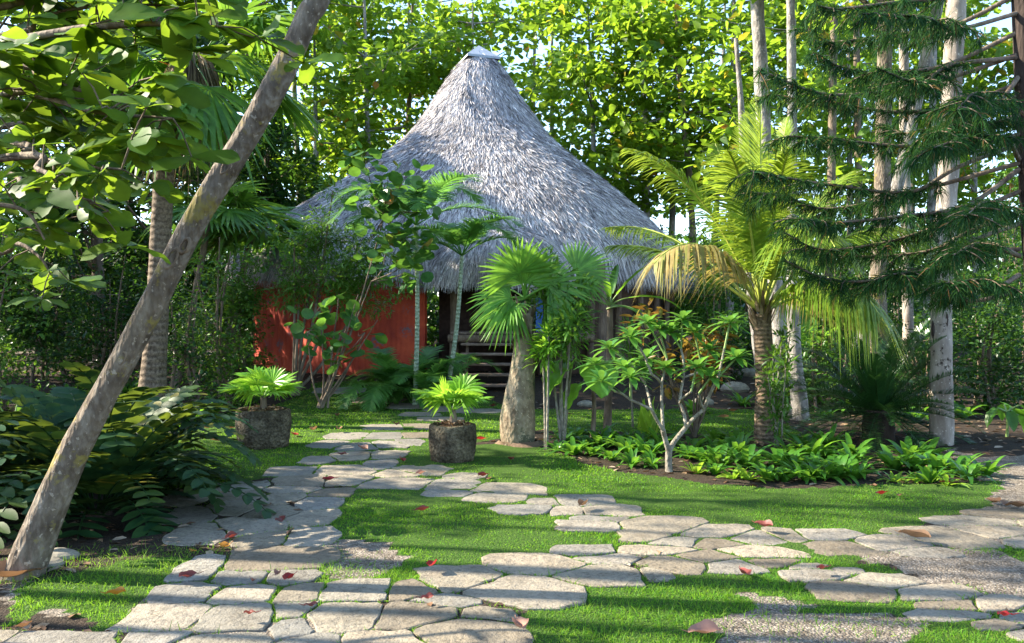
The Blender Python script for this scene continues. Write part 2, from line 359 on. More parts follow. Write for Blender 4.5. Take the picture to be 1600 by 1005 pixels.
BED = [[(700,700),(815,690),(880,712),(960,737),(1100,757),(1240,763),(1380,757),(1480,760),(1590,745),(1560,700),(1400,690),(1200,682),(1000,676),(840,672)]]
STONES = [(530,622,32,4),(590,627,32,5),(640,635,28,6),(658,648,26,7),(700,640,30,5),(745,643,34,5),(690,655,30,6),
 (600,668,36,6),(655,667,30,6),(545,682,30,5),(602,682,32,6),(652,681,28,6),(512,695,24,6),(560,698,28,6),(612,695,30,7),(640,692,20,5),
 (499,719,22,8),(548,713,28,8),(592,727,20,7),(607,711,24,8),(543,736,48,9),(459,737,34,6),(476,752,40,9),(539,750,36,8),(619,740,30,5),(621,756,46,9),(655,735,36,6),
 (706,759,34,8),(725,745,26,4),(703,772,32,4),(794,766,48,10),(775,778,38,7),(906,783,44,8),(853,785,24,5),(878,798,32,6),(953,798,40,8),(834,797,50,6),(937,812,34,5),(925,822,44,7),
 (1037,823,64,12),(1009,838,34,8),(1069,848,50,8),(912,862,42,8),(953,874,60,8),(1037,862,58,8),(850,883,70,15),(934,898,64,13),(1053,880,72,12),(1025,897,22,8),
 (725,904,60,16),(628,924,42,13),(806,922,78,22),(700,940,45,8),(640,962,64,18),(760,960,34,10),(725,992,80,25),
 (1120,832,60,10),(1110,850,60,9),(1187,841,62,12),(1230,838,40,10),(1287,838,52,8),(1311,856,54,10),(1394,852,62,12),(1480,840,62,14),(1560,832,62,13),(1531,817,60,8),(1590,806,60,6),(1445,863,42,7),(1620,845,50,10),(1650,822,60,10),
 (1098,872,60,12),(1180,862,60,9),(1145,884,50,10),(1198,881,42,6),(1263,888,28,6),(1315,893,26,5),(1280,899,50,8),(1377,910,52,10),(1342,924,62,12),(1462,930,64,13),(1497,945,52,9),(1555,948,52,14),(1497,962,60,8),(1590,965,32,12),(1566,978,42,8),(1640,990,60,12),(1640,960,50,12),
 (332,764,26,7),(385,761,28,7),(377,775,32,7),(366,793,36,12),(438,781,28,8),(495,786,34,9),(452,767,38,5),(518,771,26,6),(429,800,34,10),(486,810,32,13),(391,824,52,12),(417,842,40,9),(476,840,38,17),(315,836,40,17),(300,806,34,14),(290,780,30,9),(434,872,72,18),(311,888,28,16),(380,905,40,8),(450,904,42,9),
 (290,929,46,14),(383,930,50,13),(468,927,34,13),(255,967,52,22),(374,968,54,20),(455,955,28,13),(455,982,28,14),(575,925,72,14),(545,962,64,18),(232,998,48,10),(360,1004,76,14),(480,1008,54,12),(600,1005,72,14),(95,1003,100,11),(-40,1003,60,12)]
def clip(poly, p, n):
    """keep the side where (x-p).n <= 0"""
    out = []; m = len(poly)
    for i in range(m):
        a = poly[i]; b = poly[(i + 1) % m]; da = np.dot(a - p, n); db = np.dot(b - p, n)
        if da <= 0: out.append(a)
        if da * db < 0: out.append(a + (b - a) * da / (da - db))
    return out
def make_stones():
    cen = []; sh = []
    for (x, y, w, h) in STONES:
        c = G(x, y)[:2]; a = G(x + w, y)[0] - c[0]; b = (G(x, y - h)[1] - G(x, y + h)[1]) / 2
        cen.append(c); sh.append((a * 1.42, min(b * 1.5, .36 + .1 * (y > 900))))
    polys = []
    for i, (c, (a, b)) in enumerate(zip(cen, sh)):
        nt = 18; t0 = U(0, 1); P_ = []
        for k in range(nt):
            t = 2 * pi * (k + t0) / nt; e = 2 / 3.6
            P_.append(c + np.array([a * np.sign(cos(t)) * abs(cos(t)) ** e, b * np.sign(sin(t)) * abs(sin(t)) ** e]) * U(.8, 1.04))
        for j, (c2, (a2, b2)) in enumerate(zip(cen, sh)):
            if i == j: continue
            v = c2 - c; d = np.linalg.norm(v); u = v / d
            r1 = 1 / math.sqrt((u[0] / a) ** 2 + (u[1] / b) ** 2); r2 = 1 / math.sqrt((u[0] / a2) ** 2 + (u[1] / b2) ** 2)
            if r1 + r2 < d * .96: continue
            nn = u / np.array([a, b]) ** 2 + u / np.array([a2, b2]) ** 2; nn = nn / np.linalg.norm(nn)
            if np.dot(nn, u) < .5: nn = u
            P_ = clip(P_, c + u * (d * r1 / (r1 + r2) - .009), nn)
            if len(P_) < 3: break
        if len(P_) < 3: continue
        P_ = np.array(P_)
        for it in range(1):  # chaikin
            A = P_; Bq = np.roll(P_, -1, 0); k = .09; P_ = np.stack([A * (1 - k) + Bq * k, A * k + Bq * (1 - k)], 1).reshape(-1, 2)
        # drop near duplicates, roughen the edge
        keep = [0]
        for k in range(1, len(P_)):
            if np.linalg.norm(P_[k] - P_[keep[-1]]) > .03: keep.append(k)
        P_ = P_[keep]
        # resample long edges
        Q = []
        for k in range(len(P_)):
            p, q = P_[k], P_[(k + 1) % len(P_)]; m = max(1, int(np.linalg.norm(q - p) / .07))
            for s_ in range(m): Q.append(p + (q - p) * s_ / m)
        Q = np.array(Q); cc = Q.mean(0); Q = Q + unit(Q - cc) * ((vnoise(Q[:, 0] * 11, Q[:, 1] * 11, i) - .5) * .045)[:, None]
        if len(Q) > 4: polys.append(Q)
    return polys
SP = make_stones()
# 2 cm raster of the stones, used to keep grass off them
RX0, RY0, RD = -12.0, 3.0, 0.02; RW, RH = 1200, 900
ras = np.zeros((RH, RW), bool)
for Q in SP:
    i0, i1 = int((Q[:, 0].min() - RX0) / RD), int((Q[:, 0].max() - RX0) / RD) + 2; j0, j1 = int((Q[:, 1].min() - RY0) / RD), int((Q[:, 1].max() - RY0) / RD) + 2
    i0, j0 = max(0, i0), max(0, j0); i1, j1 = min(RW, i1), min(RH, j1)
    if i1 <= i0 or j1 <= j0: continue
    X, Y = np.meshgrid(RX0 + (np.arange(i0, i1) + .5) * RD, RY0 + (np.arange(j0, j1) + .5) * RD)
    ras[j0:j1, i0:i1] |= in_poly(X, Y, Q)
def on_stone(x, y):
    i = ((x - RX0) / RD).astype(int); j = ((y - RY0) / RD).astype(int); ok = (i >= 0) & (i < RW) & (j >= 0) & (j < RH)
    return np.where(ok, ras[np.clip(j, 0, RH - 1), np.clip(i, 0, RW - 1)], False)
def masks(x, y):
    z = hgt(x, y); yy = np.maximum(y, .5); jx = (fbm(x * 3, y * 3, 3) - .5) * .28; jy = (fbm(x * 3, y * 3, 9) - .5) * .28
    px = 800 + (x + jx) / (yy + jy) * F; py = 502.5 + (EYE - z) / (yy + jy) * F
    py = np.where(y < 2.5, 1060, py)
    g = np.zeros(np.shape(x)); gr = np.zeros(np.shape(x))
    for p in LAWN: g = np.maximum(g, in_poly(px, py, p))
    for p in GRAVEL:
        q = in_poly(px, py, p); gr = np.maximum(gr, q)
    for p in BARE: g = np.where(in_poly(px, py, p), 0, g)
    for p in BED:
        q = in_poly(px, py, p); g = np.where(q, 0, g)
    return g, gr
def axis(a, b, d, far):
    v = list(np.arange(a, b + 1e-6, d)); s = d; lo = a; hi = b; L = []; R = []
    while lo > -far: s *= 1.3; lo -= s; L.append(lo)
    s = d
    while hi < far: s *= 1.3; hi += s; R.append(hi)
    return np.array(L[::-1] + v + R)
gx = axis(-10, 10, .07, 500); gy = axis(3, 21, .07, 500)
X, Y = np.meshgrid(gx, gy); Z = hgt(X, Y) + (fbm(X * 1.2, Y * 1.2, 5) - .5) * .03 + np.where(np.abs(Y - 12) < 14, (fbm(X * 9, Y * 9, 6) - .5) * .012, 0)
b = MB(); i, j = np.meshgrid(np.arange(len(gy) - 1), np.arange(len(gx) - 1), indexing='ij'); nx = len(gx)
b.add(np.stack([X, Y, Z], -1), np.stack([i * nx + j, i * nx + j + 1, (i + 1) * nx + j + 1, (i + 1) * nx + j], -1).reshape(-1, 4), .5, True)
def groundmat():
    m, nt, N, Lk = newmat('garden_ground'); tc = N("ShaderNodeTexCoord"); o = tc.outputs["Object"]
    ga = N("ShaderNodeAttribute"); ga.attribute_name = "grassm"; gv = N("ShaderNodeAttribute"); gv.attribute_name = "gravelm"
    n1 = noise(nt, 1.6, 6, o, .7); n2 = noise(nt, 45, 5, o, .7); n3 = noise(nt, 9, 4, o, .6)
    soil = ramp(nt, [(.3, (.016, .012, .009)), (.55, (.042, .033, .025)), (.75, (.11, .09, .07))], n2.outputs[0]).outputs[0]
    soil = mixc(nt, ramp(nt, [(.45, (0, 0, 0)), (.7, (.6, .6, .6))], n3.outputs[0]).outputs[0], soil, (.07, .045, .03))
    v = N("ShaderNodeTexVoronoi"); v.inputs["Scale"].default_value = 75; Lk(o, v.inputs["Vector"])
    sep = N("ShaderNodeSeparateColor"); Lk(v.outputs["Color"], sep.inputs[0])
    grav = ramp(nt, [(.05, (.1, .085, .07)), (.45, (.24, .2, .16)), (.8, (.42, .36, .3)), (.97, (.6, .55, .48))], sep.outputs[0]).outputs[0]
    v2 = ramp(nt, [(.0, (1, 1, 1)), (.6, (.35, .33, .3))], v.outputs["Distance"]).outputs[0]; grav = mixc(nt, 1, grav, v2, 'MULTIPLY')
    grav = mixc(nt, .35, grav, ramp(nt, [(.35, (.1, .08, .06)), (.65, (.36, .31, .26))], n3.outputs[0]).outputs[0])
    gras = ramp(nt, [(.32, (.025, .055, .01)), (.55, (.05, .1, .016)), (.72, (.1, .12, .035))], n2.outputs[0]).outputs[0]
    def soft(att, amt):
        a = N("ShaderNodeMath"); a.operation = 'MULTIPLY_ADD'; Lk(n3.outputs[0], a.inputs[0]); a.inputs[1].default_value = amt; Lk(att.outputs["Fac"], a.inputs[2])
        return ramp(nt, [(.5 + amt * .5 - .08, (0, 0, 0)), (.5 + amt * .5 + .08, (1, 1, 1))], a.outputs[0]).outputs[0]
    c = mixc(nt, soft(gv, .7), soil, grav); c = mixc(nt, soft(ga, .7), c, gras)
    p = N("ShaderNodeBsdfPrincipled"); Lk(c, p.inputs["Base Color"]); p.inputs["Roughness"].default_value = .95; p.inputs["Specular IOR Level"].default_value = .1
    ad = N("ShaderNodeMath"); ad.operation = 'SUBTRACT'; Lk(n2.outputs[0], ad.inputs[0]); Lk(v.outputs["Distance"], ad.inputs[1])
    bp = N("ShaderNodeBump"); bp.inputs["Strength"].default_value = .8; bp.inputs["Distance"].default_value = .012; Lk(ad.outputs[0], bp.inputs["Height"]); Lk(bp.outputs[0], p.inputs["Normal"])
    q = N("ShaderNodeOutputMaterial"); Lk(p.outputs[0], q.inputs[0]); return m
ground = b.build('ground', groundmat()); tag(ground, kind='structure')
mg, mv = masks(X.ravel(), Y.ravel())
for nm, a in (("grassm", mg), ("gravelm", mv)):
    t = ground.data.attributes.new(nm, 'FLOAT', 'POINT'); t.data.foreach_set("value", a.astype(np.float32))
# flagstones
b = MB(); stone_rnd = []
for Q in SP:
    n = len(Q); zc = .006 + U(0, .008); c = Q.mean(0); tilt = U(-.012, .012, 2); r = U(0, 1)
    def ring(q, z): return np.column_stack([q, hgt(q[:, 0], q[:, 1]) + z + (q - c) @ tilt])
    inn = Q + unit(c - Q) * .008; inn2 = c + (inn - c) * .55
    V = np.vstack([ring(Q, -.05), ring(Q, zc - .005), ring(inn, zc), ring(inn2, zc + .002), ring(c[None], zc + .002)]); f = []
    for k in range(n):
        k2 = (k + 1) % n
        for l in range(3): f.append([l * n + k, l * n + k2, (l + 1) * n + k2, (l + 1) * n + k])
    b.add(V, f, r, False); b.add(V[3 * n:], [[k, (k + 1) % n, n] for k in range(n)], r, False)
def slabmat():
    m, nt, N, Lk = newmat('flagstone'); tc = N("ShaderNodeTexCoord"); o = tc.outputs["Object"]; at = N("ShaderNodeAttribute"); at.attribute_name = "rnd"
    n1 = noise(nt, 3.2, 6, o, .65); n2 = noise(nt, 38, 5, o, .7); n3 = noise(nt, 8, 5, o, .75); 
    base = ramp(nt, [(0, (.15, .12, .085)), (.3, (.27, .235, .18)), (.6, (.19, .18, .16)), (.8, (.3, .25, .185)), (1, (.24, .225, .2))], at.outputs["Fac"]).outputs[0]
    c = mixc(nt, 1, base, ramp(nt, [(.3, (.62, .6, .58)), (.5, (.95, .95, .95)), (.72, (1.12, 1.1, 1.05))], n1.outputs[0]).outputs[0], 'MULTIPLY')
    c = mixc(nt, 1, c, ramp(nt, [(.3, (.4, .38, .35)), (.5, (1, 1, 1))], n2.outputs[0]).outputs[0], 'MULTIPLY')
    ck = N("ShaderNodeTexVoronoi"); ck.feature = 'DISTANCE_TO_EDGE'; ck.inputs["Scale"].default_value = 1.7; wv = mixc(nt, .25, o, n3.outputs["Color"]); Lk(wv, ck.inputs["Vector"]); nck = noise(nt, 1.1, 2, o)
    mk = N("ShaderNodeMath"); mk.operation = 'MULTIPLY'; Lk(ramp(nt, [(.0, (1, 1, 1)), (.012, (0, 0, 0))], ck.outputs["Distance"]).outputs[0], mk.inputs[0]); Lk(ramp(nt, [(.5, (0, 0, 0)), (.56, (.8, .8, .8))], nck.outputs[0]).outputs[0], mk.inputs[1]); c = mixc(nt, mk.outputs[0], c, (.05, .04, .03))
    c = mixc(nt, ramp(nt, [(.52, (0, 0, 0)), (.68, (.75, .75, .75))], n3.outputs[0]).outputs[0], c, (.16, .14, .11))
    p = N("ShaderNodeBsdfPrincipled"); Lk(c, p.inputs["Base Color"]); p.inputs["Roughness"].default_value = .8; p.inputs["Specular IOR Level"].default_value = .25
    ad = N("ShaderNodeMath"); ad.operation = 'MULTIPLY_ADD'; Lk(n2.outputs[0], ad.inputs[0]); ad.inputs[1].default_value = .25; Lk(n3.outputs[0], ad.inputs[2])
    bp = N("ShaderNodeBump"); bp.inputs["Strength"].default_value = .9; bp.inputs["Distance"].default_value = .03; Lk(ad.outputs[0], bp.inputs["Height"]); Lk(bp.outputs[0], p.inputs["Normal"])
    q = N("ShaderNodeOutputMaterial"); Lk(p.outputs[0], q.inputs[0]); return m
path = b.build('flagstone_path', slabmat()); tag(path, kind='structure')
# lawn blades
def lawn_blades():
    B = MB()
    for (y0, y1, dens, hL, w) in ((3.2, 5.5, 6500, .034, .0042), (5.5, 8, 3800, .034, .0062), (8, 12, 1700, .036, .0095), (12, 20, 550, .04, .016)):
        x0, x1 = -.68 * y1 - .6, .68 * y1 + .6; n = int((x1 - x0) * (y1 - y0) * dens); x = U(x0, x1, n); y = U(y0, y1, n)
        g, gv = masks(x, y); den = fbm(x * 2.3, y * 2.3, 21) + .5 * (fbm(x * .7, y * .7, 29) - .5); keep = (g > .5) & ~on_stone(x, y) & (U(0, 1, n) < np.clip((den - .24) * 4, .35, 1))
        x, y = x[keep], y[keep]; n = len(x); lush = fbm(x * 1.1, y * 1.1, 33)
        o = np.column_stack([x, y, hgt(x, y) - .006]); d = unit(np.column_stack([RNG.normal(0, .45, n), RNG.normal(0, .45, n), np.ones(n)]))
        strips(B, o, d, rdir(n, 0, .2), hL * (.55 + lush * .9) * U(.6, 1.35, n), w * U(.7, 1.3, n), U(.1, .6, n), (1, .75, 0), np.clip(U(0, 1, n) * .7 + fbm(x * 1.7, y * 1.7, 40) * .5 - .1, 0, 1))
    for Q in SP:
        m = int(len(Q) * 9 * (1.0 if Q[:, 1].mean() < 9 else .5)); i = RNG.integers(0, len(Q), m); f = U(0, 1, m)[:, None]; q = Q[i] * (1 - f) + Q[(i + 1) % len(Q)] * f; cc_ = Q.mean(0); x, y = (q + unit(q - cc_) * U(-.012, .03, m)[:, None]).T
        keep = (fbm(x * 2.2, y * 2.2, 55) > .42) & ~((U(0, 1, m) < .7) & on_stone(x, y)); x, y = x[keep], y[keep]; n = len(x)
        o = np.column_stack([x, y, hgt(x, y) - .004]); d = unit(np.column_stack([RNG.normal(0, .6, n), RNG.normal(0, .6, n), np.ones(n)])); strips(B, o, d, rdir(n, 0, .2), U(.02, .05, n), U(.003, .006, n), U(.2, .9, n), (1, .75, 0), U(.1, 1, n))
    # longer tufts along the slab edges and at the foot of the shrubs
    for (cx, cy, r, k) in ((290, 872, .5, 900), (180, 880, .5, 900), (400, 880, .35, 380), (60, 905, .25, 260), (330, 990, .1, 50), (208, 985, .12, 100), (560, 895, .3, 260), (820, 905, .25, 240), (1010, 955, .7, 700), (1290, 880, .25, 200), (1500, 985, .5, 500), (1330, 935, .4, 300), (1585, 862, .2, 200), (460, 893, .2, 150)):
        c = G(cx, cy); n = k; x = c[0] + RNG.normal(0, r, n); y = c[1] + RNG.normal(0, r * .35, n); keep = ~on_stone(x, y); x, y = x[keep], y[keep]; n = len(x)
        o = np.column_stack([x, y, hgt(x, y) - .005]); d = unit(np.column_stack([RNG.normal(0, .45, n), RNG.normal(0, .45, n), np.ones(n)]))
        strips(B, o, d, rdir(n, 0, .2), U(.04, .12, n), U(.003, .005, n), U(.2, .9, n), (1, .8, .5, 0), U(.2, 1, n))
    return B
tag(lawn_blades().build('lawn_grass', M['grass']), 'short bright green lawn grass between the stones', 'grass', kind='stuff')
# far gravel lane
# litter: crumbs of dead leaf over the soil
B = MB(); n = 9000; y = U(4, 34, n); x = U(-.72, .72, n) * y; g, gv = masks(x, y); k = (g < .5) & (gv < .5) & ~on_stone(x, y); x, y = x[k], y[k]; n = len(x)
leaves(B, np.column_stack([x, y, hgt(x, y) + .012]), rdir(n, 0, .15), unit(rdir(n) * .35 + np.array([0, 0, 1])), U(.05, .15, n) * (.6 + y / 25), U(0, 1, n), 'oval')
M['litter'] = leafmat('leaf_litter', [(.06, .03, .018), (.15, .075, .035), (.25, .16, .09), (.34, .27, .2)], .1, (.3, .15, .05), .8)
tag(B.build('leaf_litter', M['litter']), 'dry brown leaf litter scattered over the bare soil', 'leaf litter', kind='stuff')

# ------------------------------------------------------------------ the thatched hut
HX, HY, HS = -0.96, 24.0, 24.0 / F
prof_px = [(78, 3), (90, 16), (99, 25), (120, 43), (145, 57), (165, 69), (190, 86), (210, 99), (235, 123), (260, 152), (300, 202), (345, 254), (385, 293), (412, 318), (426, 326)]
PZ = np.array([EYE + (502.5 - y) * HS for y, r in prof_px]); PR = np.array([r * HS for y, r in prof_px])
GZ = float(hgt(HX, 20))
def roof_r(z, th):
    r = np.interp(-z, -PZ, PR); low = np.clip((6.9 - z) / 3.2, 0, 1); left = np.clip(-np.cos(th), 0, 1) ** 1.5
    r = r * (1 + .17 * left * low) * (1 + .018 * np.sin(5 * th + 1) * low) + .22 * (fbm(np.cos(th) * 3 + z * .9, np.sin(th) * 3 + z * .4, 61) - .5)
    return r
def roof_pt(z, th, off=0): r = roof_r(z, th) + off; return np.stack([HX + r * np.cos(th), HY + r * np.sin(th) * .97, z + 0 * th], -1)
def thatchmat():
    m, nt, N, Lk = newmat('thatch'); at = N("ShaderNodeAttribute"); at.attribute_name = "rnd"; tc = N("ShaderNodeTexCoord"); nz = noise(nt, 1.3, 5, tc.outputs["Object"], .6)
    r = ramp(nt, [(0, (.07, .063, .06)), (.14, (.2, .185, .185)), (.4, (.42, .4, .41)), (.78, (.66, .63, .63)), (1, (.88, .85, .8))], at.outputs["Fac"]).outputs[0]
    c = mixc(nt, 1, r, ramp(nt, [(.32, (.6, .58, .58)), (.5, (.95, .94, .94)), (.68, (1.12, 1.1, 1.08))], nz.outputs[0]).outputs[0], 'MULTIPLY')
    p = N("ShaderNodeBsdfPrincipled"); Lk(c, p.inputs["Base Color"]); p.inputs["Roughness"].default_value = .8; p.inputs["Specular IOR Level"].default_value = .2
    q = N("ShaderNodeOutputMaterial"); Lk(p.outputs[0], q.inputs[0]); return m
M['thatch'] = thatchmat()
hut = thing('thatched_hut', 'round hut with a tall conical grey thatched roof and orange red walls', 'hut', (HX, HY, GZ))
B = MB(); zs = np.concatenate([np.linspace(PZ[0], PZ[-1], 60)]); th = np.linspace(0, 2 * pi, 97)[:-1]
Z2, T2 = np.meshgrid(zs, th, indexing='ij'); i, j = np.meshgrid(np.arange(len(zs) - 1), np.arange(96), indexing='ij')
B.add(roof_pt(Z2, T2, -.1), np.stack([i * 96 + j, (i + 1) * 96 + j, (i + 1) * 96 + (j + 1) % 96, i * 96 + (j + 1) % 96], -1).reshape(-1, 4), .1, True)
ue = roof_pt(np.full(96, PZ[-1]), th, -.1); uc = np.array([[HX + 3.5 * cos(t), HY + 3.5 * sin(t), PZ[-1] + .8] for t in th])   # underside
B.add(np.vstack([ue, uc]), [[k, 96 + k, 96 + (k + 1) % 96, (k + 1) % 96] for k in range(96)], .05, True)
n = 210000; q = U(.0012, 1, n) ** .58; ci = np.interp(q, np.linspace(0, 1, len(PZ)), PZ)
s_len = np.concatenate([[0], np.cumsum(np.hypot(np.diff(PZ), np.diff(PR)))]); s_len /= s_len[-1]; q = np.where(U(0, 1, n) < .2, (np.floor(q * 34) + .12 * U(0, 1, n)) / 34, q); z = np.interp(q, s_len, PZ)
t = U(pi * .93, 2.07 * pi, n); p0 = roof_pt(z, t, 0.0); p1 = roof_pt(np.maximum(z - .3, PZ[-1] - .3), t, 0.0)
dn = unit(p1 - p0); out = unit(np.stack([np.cos(t), np.sin(t), 0 * t], -1)); nr = unit(np.cross(np.cross(dn, out), dn)); sd = np.cross(nr, dn)
dd = unit(dn + sd * RNG.normal(0, .2, n)[:, None] + nr * U(.0, .3, n)[:, None])
strips(B, p0 + nr * U(-.04, .05, n)[:, None], dd, unit(nr + sd * RNG.normal(0, .5, n)[:, None]), U(.12, .34, n), U(.008, .022, n), 0.05, (1, .9, .3), np.clip(RNG.normal(.5, .25, n), 0, 1))
roof = B.build('roof', M['thatch'], hut)
B = MB(); n = 26000; t = U(pi * .9, 2.1 * pi, n); p0 = roof_pt(np.full(n, PZ[-1]) + U(-.02, .3, n), t, -.05); out = np.stack([np.cos(t), np.sin(t), 0 * t], -1)
strips(B, p0, unit(out * U(.1, .7, n)[:, None] + np.array([0, 0, -1]) + rdir(n) * .15), out, U(.18, .6, n), U(.008, .024, n), .3, (1, .85, .2), np.clip(RNG.normal(.45, .28, n), 0, 1))
B.build('eave_fringe', M['thatch'], roof)
B = MB(); cz = PZ[0] + .07; sq = .56                                     # folded metal cap
for k in range(4):
    a0, a1 = pi / 4 + k * pi / 2 + .35, pi / 4 + (k + 1) * pi / 2 + .35
    B.add([[HX, HY, cz + .06], [HX + sq * 1.2 * cos(a0), HY + sq * 1.2 * sin(a0), cz - .36], [HX + sq * 1.2 * cos(a1), HY + sq * 1.2 * sin(a1), cz - .36], [HX + sq * 1.22 * cos(a1), HY + sq * 1.22 * sin(a1), cz - .42], [HX + sq * 1.22 * cos(a0), HY + sq * 1.22 * sin(a0), cz - .42]], [[0, 1, 2]], .5)
    B.add([[HX + sq * 1.2 * cos(a0), HY + sq * 1.2 * sin(a0), cz - .36], [HX + sq * 1.2 * cos(a1), HY + sq * 1.2 * sin(a1), cz - .36], [HX + sq * 1.22 * cos(a1), HY + sq * 1.22 * sin(a1), cz - .43], [HX + sq * 1.22 * cos(a0), HY + sq * 1.22 * sin(a0), cz - .43]], [[0, 3, 2, 1]], .5)
B.build('roof_cap', plain('grey_metal_cap', (.34, .37, .41), .5, 6, .08, .05), roof)
# porch roof: a rounded hood of thatch over the steps
PC = np.array([-.35, 18.4]); 
def porch_pt(u, t):   # u 0 top .. 1 eave ; t angle
    r = 2.0 * np.sin(u * pi / 2) ** 1.0; z = 2.55 + 1.3 * np.cos(u * pi / 2) ** .9
    return np.stack([PC[0] + r * np.cos(t) * 1.0, PC[1] + 1.2 + r * np.sin(t) * 1.0, z], -1)
B = MB(); us = np.linspace(0, 1, 16); ts = np.linspace(pi, 2 * pi, 40); U2, T3 = np.meshgrid(us, ts, indexing='ij'); i, j = np.meshgrid(np.arange(15), np.arange(39), indexing='ij')
B.add(porch_pt(U2, T3) - [0, 0, .08], np.stack([i * 40 + j, (i + 1) * 40 + j, (i + 1) * 40 + j + 1, i * 40 + j + 1], -1).reshape(-1, 4), .1, True)
n = 42000; u = U(.02, 1, n) ** .7; t = U(pi, 2 * pi, n); p0 = porch_pt(u, t); p1 = porch_pt(np.minimum(u + .06, 1.0), t) - [0, 0, .001]; p1[u > .94] = p0[u > .94] + [0, -.05, -1]
dn = unit(p1 - p0); out = np.stack([np.cos(t), np.sin(t), 0 * t], -1); nr = unit(np.cross(np.cross(dn, out), dn) + 1e-4); sd = np.cross(nr, dn)
strips(B, p0, unit(dn + sd * RNG.normal(0, .2, n)[:, None] + nr * U(0, .3, n)[:, None]), unit(nr + sd * RNG.normal(0, .5, n)[:, None]), U(.12, .36, n), U(.008, .022, n), .1, (1, .9, .3), np.clip(RNG.normal(.5, .25, n), 0, 1))
B.build('porch_roof', M['thatch'], hut, )
# wall
def wall_r(t): return 5.35 * (1 + .17 * np.clip(-np.cos(t), 0, 1))
WZ0 = GZ - .3; WZ1 = 3.6
def wallarc(a0, a1, off=0, z0=WZ0, z1=WZ1, n=40, th_=.16):
    B = MB(); t = np.linspace(a0, a1, n); zz = np.linspace(z0, z1, 14); A, Zz = np.meshgrid(t, zz, indexing='ij')
    for s, o_ in ((1, off), (0, off - th_)):
        r = wall_r(A) + o_ + (.004 * np.sin(A * 90 + 3 * Zz) if s else 0)
        V = np.stack([HX + r * np.cos(A), HY + r * np.sin(A) * .97, Zz], -1); i, j = np.meshgrid(np.arange(n - 1), np.arange(13), indexing='ij')
        f = np.stack([i * 14 + j, (i + 1) * 14 + j, (i + 1) * 14 + j + 1, i * 14 + j + 1], -1).reshape(-1, 4)
        B.add(V, f if s else f[:, ::-1], .5, True)
    for a in (a0, a1):   # end faces
        r0, r1 = wall_r(np.array(a)) + off, wall_r(np.array(a)) + off - th_
        B.add([[HX + r * cos(a), HY + r * sin(a) * .97, z_] for z_ in (z0, z1) for r in (r0, r1)], [[0, 1, 3, 2]], .5)
    return B
def wallmat():
    m, nt, N, Lk = newmat('red_stucco'); tc = N("ShaderNodeTexCoord"); o = tc.outputs["Object"]; a = noise(nt, 2, 5, o, .6)
    w = N("ShaderNodeTexWave"); w.wave_type = 'BANDS'; w.bands_direction = 'X'; w.inputs["Scale"].default_value = 2.6; w.inputs["Distortion"].default_value = 4; w.inputs["Detail"].default_value = 2; w.inputs["Detail Scale"].default_value = .7; Lk(o, w.inputs["Vector"])
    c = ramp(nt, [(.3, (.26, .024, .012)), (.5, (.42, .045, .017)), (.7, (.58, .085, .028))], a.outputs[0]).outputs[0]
    v = N("ShaderNodeTexVoronoi"); v.inputs["Scale"].default_value = 1.6; Lk(o, v.inputs["Vector"]); n2 = noise(nt, 12, 4, o, .7)
    bl = N("ShaderNodeMath"); bl.operation = 'MULTIPLY'; Lk(ramp(nt, [(.2, (1, 1, 1)), (.34, (0, 0, 0))], v.outputs["Distance"]).outputs[0], bl.inputs[0]); Lk(ramp(nt, [(.5, (0, 0, 0)), (.56, (1, 1, 1))], n2.outputs[0]).outputs[0], bl.inputs[1])
    c = mixc(nt, bl.outputs[0], c, (.16, .1, .12))
    p = N("ShaderNodeBsdfPrincipled"); Lk(c, p.inputs["Base Color"]); p.inputs["Roughness"].default_value = .75
    bp = N("ShaderNodeBump"); bp.inputs["Strength"].default_value = .22; bp.inputs["Distance"].default_value = .05; Lk(w.outputs["Fac"], bp.inputs["Height"]); Lk(bp.outputs[0], p.inputs["Normal"])
    q = N("ShaderNodeOutputMaterial"); Lk(p.outputs[0], q.inputs[0]); return m
M['red'] = wallmat()
A_DOOR0, A_DOOR1 = -pi * .558, -pi * .405
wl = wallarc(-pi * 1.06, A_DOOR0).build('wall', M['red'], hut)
tag(wl, 'orange red stucco wall left of the entrance')
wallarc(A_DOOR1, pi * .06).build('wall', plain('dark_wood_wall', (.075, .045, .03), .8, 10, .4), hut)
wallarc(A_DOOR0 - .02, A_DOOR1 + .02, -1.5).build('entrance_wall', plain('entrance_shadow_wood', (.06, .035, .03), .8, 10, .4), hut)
M['wood'] = barkmat('weathered_wood', (.1, .065, .05), (.22, .15, .12), (.34, .26, .21), 9, (1, 6, 6))
M['wood_post'] = barkmat('post_wood', (.07, .045, .03), (.15, .1, .07), (.24, .18, .13), 9, (4, 4, .6))
M['blue'] = plain('blue_paint', (.04, .13, .42), .5, 8, .2)
def cyl_arc(a): r = float(wall_r(np.array(a))); return HX + r * cos(a), HY + r * sin(a) * .97
B = MB(); wx, wy = cyl_arc(-pi * .815); box(B, (wx, wy - .04, 2.75), (.6, .1, .28), rz=.55); wf = B.build('window', plain('window_frame', (.2, .2, .17), .6), hut)
B = MB(); box(B, (wx + .02, wy - .1, 2.75), (.46, .03, .17), rz=.55); B.build('pane', plain('window_dark', (.02, .025, .02), .2), wf)
